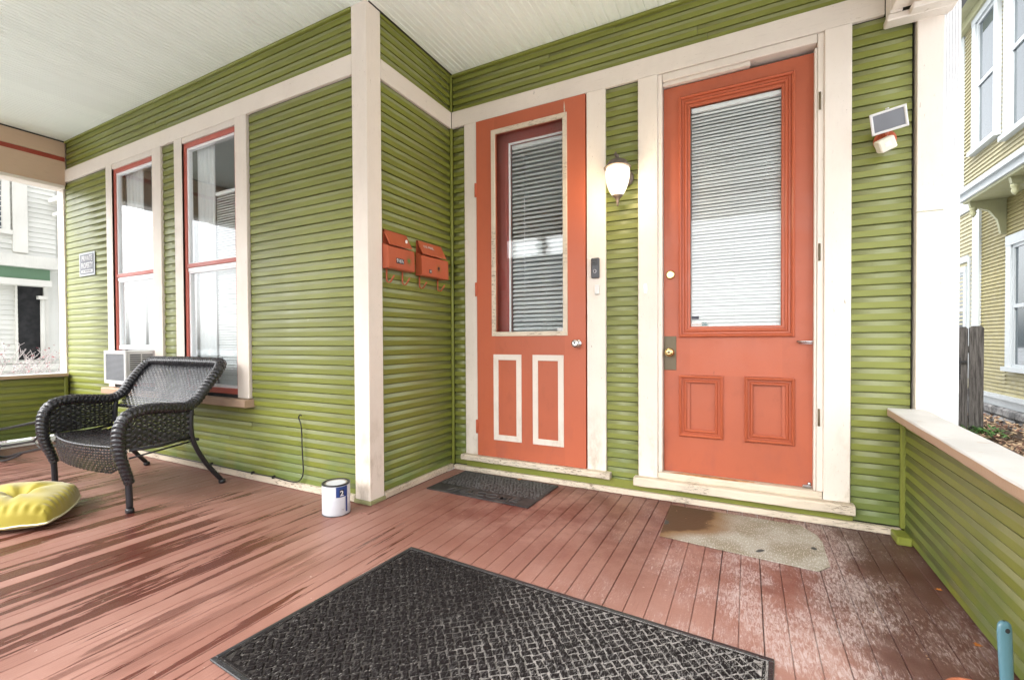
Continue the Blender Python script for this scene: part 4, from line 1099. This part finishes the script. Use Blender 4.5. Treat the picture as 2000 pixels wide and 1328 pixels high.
text_part('mat_lettering', 'WELCOME', .098, 'rubber_worn', wm, (.145+.415, -.035-.440, .0110), (0, 0, rad(-1.5)), depth=.0034, sx=1.25, bold=.0015)
n = N('bare_adhesive'); x, y, z = n.sep()
cc = n.mix(n.ramp(n.noise(5, 6), .38, .62), (.235, .205, .145), (.34, .32, .27))
cc = n.mix(n.mul(n.ramp(n.noise(1, 3, n.mapping((180, 45, 1), (0, 0, rad(-33))), .6), .48, .7), .7), cc, (.58, .56, .52))
st_ = n.math('ADD', n.math('ADD', x, n.mul(n.noise(4, 5, None, .6), .30)), n.ramp(y, -.32, -.60, 0, .26))
cc = n.mix(n.ramp(st_, 2.42, 2.16), cc, (.20, .115, .05)); cc = n.mix(n.ramp(st_, 2.20, 2.14), cc, (.075, .035, .013))
cc = n.mix(n.ramp(n.noise(6.3, 1), .70, .72), cc, (.04, .045, .045))
M['adhesive'] = n.fin(cc, .75, n.bump(n.noise(60, 6), .8, .003))
mb = MB(); mb.prism([(1.765, -.085), (1.780, -.60), (2.10, -.632), (2.50, -.668), (2.555, -.59), (2.560, -.30), (2.545, -.21), (2.475, -.095), (2.1, -.088)][::-1], 'Z', .0022, .0052)
solo('worn_mat', mb, 'adhesive', 'worn beige mat with a brown stain and ragged corner in front of the right door', 'mat')

# ------------------------------------------------------------------ pot and blue scoop at the lower right
pt = thing('flower_pot', 'terracotta pot whose rim just shows at the bottom right corner', 'pot', (2.775, -1.50, 0))
part('pot_body', MB().lathe((2.775, -1.50, 0), [(.050, .001), (.066, .080), (.070, .084), (.075, .086), (.076, .104), (.071, .106), (.066, .103), (.060, .07)], 32), 'pot', pt)
sp_ = thing('garden_brush', 'pale blue plastic handle with a hanging hole leaning by the pot at the right rail', 'tool', (2.87, -1.36, 0))
def handle():
    mb = MB(); n_ = 22; vs = []
    prof = [(0, .017), (.06, .018), (.12, .020), (.20, .0215), (.235, .0215), (.250, .019), (.258, .012), (.260, .004)]
    for h, w in prof:
        for k in range(n_):
            a = 2*math.pi*k/n_; vs.append((w*math.cos(a), .009*math.sin(a)*(w/.0215)**.5, h))
    mb.add(vs, [(i*n_+k, i*n_+(k+1) % n_, (i+1)*n_+(k+1) % n_, (i+1)*n_+k) for i in range(len(prof)-1) for k in range(n_)], True)
    return mb
RH = Matrix.Translation((2.872, -1.375, .004)) @ Matrix.Rotation(rad(28), 4, 'Z') @ Matrix.Rotation(rad(-3), 4, 'X')
part('handle', handle().xf(RH), 'blue_plastic', sp_)
part('hanging_hole', MB().lathe((0, -.0078, .236), [(.0068, 0), (.0068, .002)], 16, 'Y').xf(RH), 'dark', sp_)

# leaves and grit
def leaf(x, y, z, s, rz, colr, lab, cat='leaf'):
    mb = MB(); P = [(0, -1), (.35, -.55), (.9, -.5), (.55, -.1), (.8, .4), (.35, .35), (0, 1), (-.35, .35), (-.8, .4), (-.55, -.1), (-.9, -.5), (-.35, -.55)]
    k = len(P); top_ = [(p[0]*s, p[1]*s, .004+.3*s*(abs(p[0])**1.5)) for p in P]+[(0, 0, .003)]
    bot = [(a, b, c-.0008) for a, b, c in top_]
    mb.add(top_+bot, [(i, (i+1) % k, k) for i in range(k)]+[(k+1+(i+1) % k, k+1+i, k+1+k) for i in range(k)]+[(i, k+1+i, k+1+(i+1) % k, (i+1) % k) for i in range(k)])
    mb.xf(Matrix.Translation((x, y, z)) @ Matrix.Rotation(rz, 4, 'Z'))
    return solo('dry_leaf', mb, colr, lab, cat)
M['leaf_o'] = N('orange_leaf').fin((.33, .11, .02), .6); M['leaf_b'] = N('brown_leaf').fin((.2, .08, .02), .7)
leaf(.66, -.075, .012, .022, .4, 'leaf_o', 'orange dry leaf on the far edge of the welcome mat')
leaf(2.935, -.62, .0, .014, 1.4, 'leaf_o', 'small orange leaf against the foot of the right rail, nearer the door')
leaf(2.925, -1.02, .0, .014, 2.3, 'leaf_o', 'small orange leaf against the foot of the right rail, nearer the blue handle')
mb = MB()
for _ in range(420):
    if random.random() < .5: x, y = random.uniform(.15, 2.9), -.03-abs(random.gauss(0, .03))
    else: x, y = random.uniform(.7, 2.9), random.uniform(-1.3, -.1)
    s = random.uniform(.0012, .0035); a = random.random()*6; dx, dy = math.cos(a)*s, math.sin(a)*s
    mb.add([(x-dx, y-dy, .004), (x+dy, y-dx, .0045), (x+dx*1.8, y+dy*1.8, .005), (x-dy, y+dx, .0055), (x, y, .0045+s)], [(0, 1, 4), (1, 2, 4), (2, 3, 4), (3, 0, 4)])
o = solo('floor_debris', mb, paint('debris', (.28, .18, .12), .9, var=.4), 'tiny scattered grit and leaf bits along the door wall', 'debris', kind='stuff')

# ------------------------------------------------------------------ yellow house on the right
def far_siding(parent, horiz0, horiz1, z0, z1, X, face, h, mat, name='clapboard'):
    """thin clapboards of a neighbouring house; face 'W' (towards -X) with y range, or 'E' or 'S'"""
    cnt = int(round((z1-z0)/h)); hh = (z1-z0)/cnt
    L = horiz1-horiz0; mb = MB()
    if face in 'WE':
        s = -1 if face == 'W' else 1
        mb.add([(0, 0, hh), (s*.022, 0, .004), (s*.002, 0, 0), (0, L, hh), (s*.022, L, .004), (s*.002, L, 0)], [(0, 1, 4, 3), (1, 2, 5, 4)])
    else: mb.add([(0, 0, hh), (0, -.016, .002), (0, -.004, 0), (L, 0, hh), (L, -.016, .002), (L, -.004, 0)], [(0, 1, 4, 3), (1, 2, 5, 4)])
    me = mesh_of(name, mb, M[mat])
    for i in range(cnt):
        z = z0+i*hh
        inst(name, me, parent, (X, horiz0, z) if face in 'WE' else (horiz0, X, z))
nb_ = thing('yellow_house', 'yellow clapboard neighbouring house with bracketed bay and stone base on the right', 'house', (6.5, 9, -.45))
XN = 6.0
part('wall', MB().box(XN+.002, XN+5, 3.0, 13, .10, 6.8), 'neigh_y', nb_)
far_siding(nb_, 3.0, 6.62, .12, 3.48, XN, 'W', .062, 'neigh_y'); far_siding(nb_, 7.22, 8.12, .12, 3.48, XN, 'W', .062, 'neigh_y')
far_siding(nb_, 6.62, 7.22, .12, .52, XN, 'W', .062, 'neigh_y'); far_siding(nb_, 6.62, 7.22, 2.75, 3.48, XN, 'W', .062, 'neigh_y')
far_siding(nb_, 8.40, 13.0, .12, 3.90, XN, 'W', .075, 'neigh_y2')
part('corner_board', MB().box(XN-.05, XN+.01, 8.12, 8.40, .05, 3.6), 'neigh_trim', nb_)
part('frieze_board', MB().box(XN-.045, XN+.01, 8.40, 13, 3.50, 3.72), 'neigh_trim', nb_)
part('inner_frame', MB().box(XN-.04, XN+.01, 8.55, 8.63, .3, 2.62).box(XN-.04, XN+.01, 8.63, 9.6, 2.54, 2.66), 'neigh_trim', nb_)
part('water_table', MB().box(XN-.09, XN+.01, 3, 8.1, .06, .125).box(XN-.03, XN+.01, 3, 8.1, -.08, .06), 'neigh_trim', nb_)
# stone base
n = N('dark_rubble_stone'); M['stone'] = n.fin(n.mix(n.ramp(n.noise(5, 6), .4, .6), (.10, .10, .10), (.24, .235, .23)), .85, n.bump(n.noise(14, 7), 1, .03))
for r_ in range(3):
    y = 6.2+.1*r_
    while y < 8.2:
        w = random.uniform(.25, .5); z0 = -.55+r_*.16
        mb = MB(); mb.box(XN-.08-random.uniform(0, .04), XN, y, y+w-.015, z0, z0+.15, .03)
        mb.v = [(v[0]+.02*noise.noise(Vector(v)*9), v[1], v[2]+.012*noise.noise(Vector(v)*7)) for v in mb.v]
        part('stone', mb, 'stone', nb_); y += w
part('foundation', MB().box(XN, XN+4, 3, 13, -.6, -.05), 'stone', nb_)
def far_window(parent, X, y0, y1, z0, z1, cas=.14, s=-1, lower=True):
    o = part('window', MB().box(X+s*.06, X+s*.001, y0-cas, y0, z0, z1).box(X+s*.06, X+s*.001, y1, y1+cas, z0, z1).box(X+s*.065, X+s*.001, y0-cas, y1+cas, z1, z1+cas).box(X+s*.10, X+s*.001, y0-cas-.03, y1+cas+.03, z0-.07, z0), 'neigh_trim', parent)
    zm = (z0+z1)/2
    part('sash', MB().box(X+s*.035, X+s*.002, y0, y0+.05, z0, z1).box(X+s*.035, X+s*.002, y1-.05, y1, z0, z1).box(X+s*.035, X+s*.002, y0+.05, y1-.05, zm-.03, zm+.03).box(X+s*.035, X+s*.002, y0+.05, y1-.05, z0, z0+.05).box(X+s*.035, X+s*.002, y0+.05, y1-.05, z1-.05, z1), 'neigh_trim', o)
    part('pane', MB().box(X+s*.014, X+s*.010, y0+.05, y1-.05, z0+.05, z1-.05), M['far_glass'], o); return o
n = N('sky_reflecting_glass'); M['far_glass'] = n.fin((.05, .07, .08), .04, spec=1.0)
far_window(nb_, XN, 6.0, 6.96, .60, 2.55, .16)
far_window(nb_, XN, 8.75, 9.4, .9, 2.35, .1)
# bay overhanging on the upper storey
XB_ = 5.5
part('bay_wall', MB().box(XB_+.002, XN, 3.4, 7.38, 3.56, 6.5), 'neigh_y', nb_)
far_siding(nb_, 3.4, 7.30, 3.60, 4.05, XB_, 'W', .062, 'neigh_y2'); far_siding(nb_, 6.92, 7.30, 4.05, 6.3, XB_, 'W', .062, 'neigh_y2'); far_siding(nb_, 5.86, 6.02, 4.05, 6.3, XB_, 'W', .062, 'neigh_y2')
part('bay_corner', MB().box(XB_-.03, XB_+.03, 7.30, 7.44, 3.58, 6.3), 'neigh_trim', nb_)
part('bay_sill', MB().box(XB_-.09, XN+.0, 3.3, 7.50, 3.50, 3.58).box(XB_-.04, XN-.001, 3.35, 7.45, 3.40, 3.50), 'neigh_trim', nb_)
part('bay_soffit', MB().box(XB_, XN-.002, 3.4, 7.38, 3.36, 3.40), 'olive_trim', nb_)
far_window(nb_, XB_, 6.16, 6.78, 4.10, 6.10, .12); far_window(nb_, XB_, 4.9, 5.72, 3.95, 6.2, .14)
part('eave', MB().box(XB_-.35, XN+1, 3.2, 7.75, 6.34, 6.42).box(XB_-.10, XN, 3.3, 7.55, 6.20, 6.34), 'olive_trim', nb_)
mb = MB(); mb.prism([(XB_-.38, 6.42), (XN+5.3, 6.42), (XN+2.6, 8.8)], 'Y', 2.8, 13.3); part('roof', mb, 'roof_shingle', nb_)
for yb_ in (7.25, 5.9):
    mb = MB(); mb.prism([(XN-.01, 3.36), (XB_+.03, 3.36), (XB_+.05, 3.27), (XB_+.16, 3.24), (XB_+.28, 3.18), (XN-.12, 3.02), (XN-.08, 2.80), (XN-.01, 2.78)], 'Y', yb_-.035, yb_+.035)
    br = part('bracket', mb, 'olive_trim', nb_)
    part('drop_turning', MB().lathe((XB_+.09, yb_, 3.10), [(.008, 0), (.030, .035), (.045, .075), (.03, .10), (.05, .12), (.05, .16)], 12), 'olive_trim', br)
# stepped gate boards between the houses
gt = thing('plank_gate', 'weathered grey plank gate with black latch between the two houses', 'gate', (5.1, 6, -.45))
n = N('weathered_plank'); M['plank'] = n.fin(n.mix(n.ramp(n.noise(3, 7, n.mapping((14, 14, 1)), .7), .35, .65), (.030, .025, .023), (.12, .11, .10)), .85, n.bump(n.noise(6, 7, n.mapping((14, 14, 1))), .9, .01))
for x0, w, zt_ in [(4.86, .155, 1.22), (5.02, .13, 1.24), (5.155, .165, 1.25), (4.70, .155, 1.20), (4.54, .155, 1.21)]:
    mb = MB(); mb.prism([(x0, -.5), (x0+w-.008, -.5), (x0+w-.008, zt_-.03), (x0+w-.04, zt_), (x0+.035, zt_), (x0, zt_-.03)], 'Y', 6.0+random.uniform(-.01, .01), 6.03); part('plank', mb, 'plank', gt)
part('latch', MB().box(4.93, 5.12, 5.975, 5.992, .70, .73).box(5.02, 5.05, 5.97, 5.99, .45, .78), 'black_plastic', gt)
part('cross_rail', MB().box(4.5, 5.3, 6.04, 6.08, .85, .95), 'plank', gt)
part('cross_rail', MB().box(4.5, 5.3, 6.04, 6.08, -.2, -.1), 'plank', gt)
# leaf litter by the neighbour's foundation
mb = MB()
for _ in range(2600):
    x, y = random.uniform(4.2, 5.95), random.uniform(3.5, 7.6); s = random.uniform(.02, .05); z = -.40+random.uniform(0, .05)+.12*(x-4.2)/1.75
    a = random.random()*6; v1 = Vector((math.cos(a), math.sin(a), random.uniform(-.6, .6)))*s; v2 = Vector((-math.sin(a), math.cos(a), random.uniform(-.6, .6)))*s*.5; c = Vector((x, y, z))
    mb.add([c-v1, c+v2, c+v1, c-v2], [(0, 1, 2, 3)])
n = N('litter'); M['litter'] = n.fin(n.mix(n.ramp(n.noise(12, 2), .4, .6), (.12, .05, .03), (.42, .30, .18)), .8)
solo('leaf_litter', mb, 'litter', 'brown dry leaves heaped between the houses on the right', 'leaves', kind='stuff')
M['side_yard'] = paint('bare_leafy_soil', (.085, .055, .035), .9, var=.4)
part('side_yard', MB().grid(lambda a, b: (3.25+2.75*a, 2.5+6*b, -.47+.12*a+.02*noise.noise(Vector((a*8, b*15, 0)))), 20, 40), 'side_yard', kind='structure')
mb = MB()
for _ in range(260):
    x, y = random.gauss(5.25, .12), random.gauss(5.85, .2); c = Vector((x, y, -.33+random.uniform(0, .1))); a = random.random()*6; s = .035
    v1 = Vector((math.cos(a), math.sin(a), random.uniform(-.3, .8)))*s; v2 = Vector((-math.sin(a), math.cos(a), 0))*s*.5
    mb.add([c-v1, c+v2, c+v1, c-v2], [(0, 1, 2, 3)])
solo('weed_clump', mb, N('green_weed').fin((.06, .15, .03), .6), 'small green weeds at the foot of the plank gate', 'weeds', kind='stuff')

# ------------------------------------------------------------------ white house on the left
wh = thing('white_house', 'pale clapboard house with an upper bay and dark porch recess seen beyond the left rail', 'house', (-9.5, 0, -.45))
XH = -9.0
M['cream_far'] = paint('cream_far_trim', (.60, .59, .54), .6, dirt=.3)
part('wall', MB().box(XH-5, XH-.002, -1.7, 6.0, -.45, 6.6), 'neigh_w', wh)
far_siding(wh, .42, 6.0, -.1, 6.4, XH, 'E', .085, 'neigh_w'); far_siding(wh, -1.7, -.12, .72, 2.05, XH, 'E', .085, 'neigh_w'); far_siding(wh, -1.7, -.12, -.1, .6, XH, 'E', .085, 'neigh_w')
part('porch_deck_trim', MB().box(XH, XH+.12, -1.7, .5, .60, .70), 'cream_far', wh)
part('upper_bay', MB().box(XH-.5, XH+.25, -1.7, .30, 2.55, 4.6), 'neigh_w', wh)
far_siding(wh, -1.7, .30, 2.56, 4.5, XH+.25, 'E', .085, 'neigh_w')
part('bay_pilaster', MB().box(XH+.22, XH+.31, -.24, -.06, 2.60, 4.5), 'cream_far', wh)
part('belt_board', MB().box(XH-.2, XH+.34, -1.7, .34, 2.36, 2.56), 'cream_far', wh)
part('fascia', MB().box(XH-.2, XH+.20, -1.7, .24, 2.17, 2.36), 'fascia_green', wh)
part('fascia_trim', MB().box(XH-.2, XH+.24, -1.7, .25, 2.06, 2.165), 'cream_far', wh)
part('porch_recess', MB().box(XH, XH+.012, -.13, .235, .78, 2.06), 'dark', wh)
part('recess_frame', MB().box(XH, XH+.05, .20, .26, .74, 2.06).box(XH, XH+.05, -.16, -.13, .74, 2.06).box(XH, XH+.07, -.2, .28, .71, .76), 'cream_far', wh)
mb = MB(); mb.tube([(XH+.08, .17, .80), (XH+.08, .17, 1.85)], [.035, .028], 12); mb.box(XH+.03, XH+.13, .11, .23, 1.84, 1.90); part('porch_column', mb, 'cream_far', wh)
w_ = part('window', MB().box(XH+.26, XH+.32, -.36, -.27, 2.95, 3.75).box(XH+.26, XH+.34, -1.3, -.25, 2.88, 2.95).box(XH+.26, XH+.32, -1.3, -.27, 3.75, 3.85), 'cream_far', wh)
part('pane', MB().box(XH+.262, XH+.268, -1.2, -.36, 2.96, 3.74), M['far_glass'], w_)
mb = MB(); mb.box(XH+.30, XH+.9, .20, .62, 3.52, 3.60).box(XH+.3, XH+.6, .25, .6, 3.30, 3.36); part('side_hood', mb, 'cream_far', wh)
for k in range(5): part('dentil', MB().box(XH+.91, XH+.95, .24+k*.07, .28+k*.07, 3.44, 3.52), 'dark', wh)
mb = MB(); mb.prism([(XH-5.3, 6.5), (XH+.5, 6.5), (XH-2.4, 9.0)], 'Y', -2.0, 6.3); part('roof', mb, 'roof_shingle', wh)
# berry shrub
sh = thing('berry_shrub', 'bare pale branched shrub with red leaves beyond the left rail', 'shrub', (-7.0, -.7, -.45))
M['twig'] = N('pale_twig').fin((.42, .37, .36), .8); M['berry'] = N('red_berry_leaf').fin((.30, .03, .035), .6)
br_, tips = MB(), []
def grow(p, d, L_, r_, depth):
    q = p+d*L_; mid = (p+q)/2+Vector((random.gauss(0, .02), random.gauss(0, .02), .01)); br_.tube([p, mid, q], [r_, r_*.85, r_*.7], 5)
    if depth == 0: tips.append(q); return
    for _ in range(random.choice((2, 3))):
        nd = (d+Vector((random.gauss(0, .45), random.gauss(0, .45), random.gauss(.1, .3)))).normalized(); grow(q, nd, L_*.72, r_*.62, depth-1)
    tips.append(q)
for k in range(6):
    grow(Vector((-7.0+random.gauss(0, .1), -.75+random.gauss(0, .12), -.45)), Vector((random.gauss(0, .35), random.gauss(0, .35), 1)).normalized(), .60, .022, 4)
part('branches', br_, 'twig', sh)
mb = MB()
for p in tips:
    for _ in range(random.choice((0, 0, 1, 1))):
        c = p+Vector((random.gauss(0, .03), random.gauss(0, .03), random.gauss(0, .03))); a = random.random()*6; s = random.uniform(.010, .022)
        v1 = Vector((math.cos(a), math.sin(a), random.uniform(-.5, .5)))*s; v2 = Vector((-math.sin(a), math.cos(a), random.uniform(-1, 1)))*s*.6
        mb.add([c-v1, c+v2, c+v1, c-v2], [(0, 1, 2, 3)])
part('leaves', mb, 'berry', sh, kind='stuff')

# ------------------------------------------------------------------ houses and trees over the street (seen in the glass)
def far_house(x0, x1, lab, wallm, zt_, gable):
    t = thing('far_house', lab, 'house', ((x0+x1)/2, -27, -.45), 'houses across the street')
    part('wall', MB().box(x0, x1, -33, -24, -.45, zt_), wallm, t)
    xm = (x0+x1)/2; mb = MB(); mb.prism([(-33.4, zt_), (-23.6, zt_), (-28.5, gable)], 'X', x0-.4, x1+.4); part('roof', mb, 'roof_shingle', t)
    part('porch', MB().box(x0+.3, x1-.3, -24, -21.8, 2.4, 2.6), 'roof_shingle', t)
    for k in range(3):
        xx_ = x0+1.2+k*(x1-x0-2.4)/2
        for zz in (1.0, 3.6):
            if zz+1.4 < zt_: part('window', MB().box(xx_-.45, xx_+.45, -24, -23.96, zz, zz+1.4), M['far_glass'], t)
    for k in range(3):
        xx_ = x0+.5+k*(x1-x0-1.0)/2; part('porch_post', MB().box(xx_-.08, xx_+.08, -22.1, -21.94, -.45, 2.4), 'neigh_trim', t)
far_house(-17, -5.0, 'two storey pale house across the street to the left behind the viewer', 'brick_far', 4.8, 7.5)
far_house(8.5, 16, 'brown rendered house across the street to the right behind the viewer', 'brick_far', 4.8, 7.4)
far_house(-34, -23, 'white gabled house far down the street on the left behind the viewer', 'neigh_w', 4.6, 7.6)
def bare_tree(x, y, h, lab, seed):
    random.seed(seed); t = thing('bare_tree', lab, 'tree', (x, y, -.45), 'bare street trees'); mb = MB()
    def g_(p, d, L_, r_, dep):
        q = p+d*L_; mb.tube([p, q], [r_, r_*.7], 6, caps=False)
        if dep == 0: return
        for _ in range(3): g_(q, (d+Vector((random.gauss(0, .45), random.gauss(0, .45), random.gauss(.05, .25)))).normalized(), L_*.74, r_*.58, dep-1)
    part('trunk', MB().tube([(x, y, -.5), (x, y, 2.2)], [.22, .17], 10), 'plank', t)
    g_(Vector((x, y, 2.1)), Vector((0, 0, 1)), h*.26, .16, 5); part('crown', mb, 'plank', t)
bare_tree(-6.5, -10.2, 9, 'bare street tree left of centre behind the viewer', 3); bare_tree(6.2, -10.2, 8, 'bare street tree right of centre behind the viewer', 5)
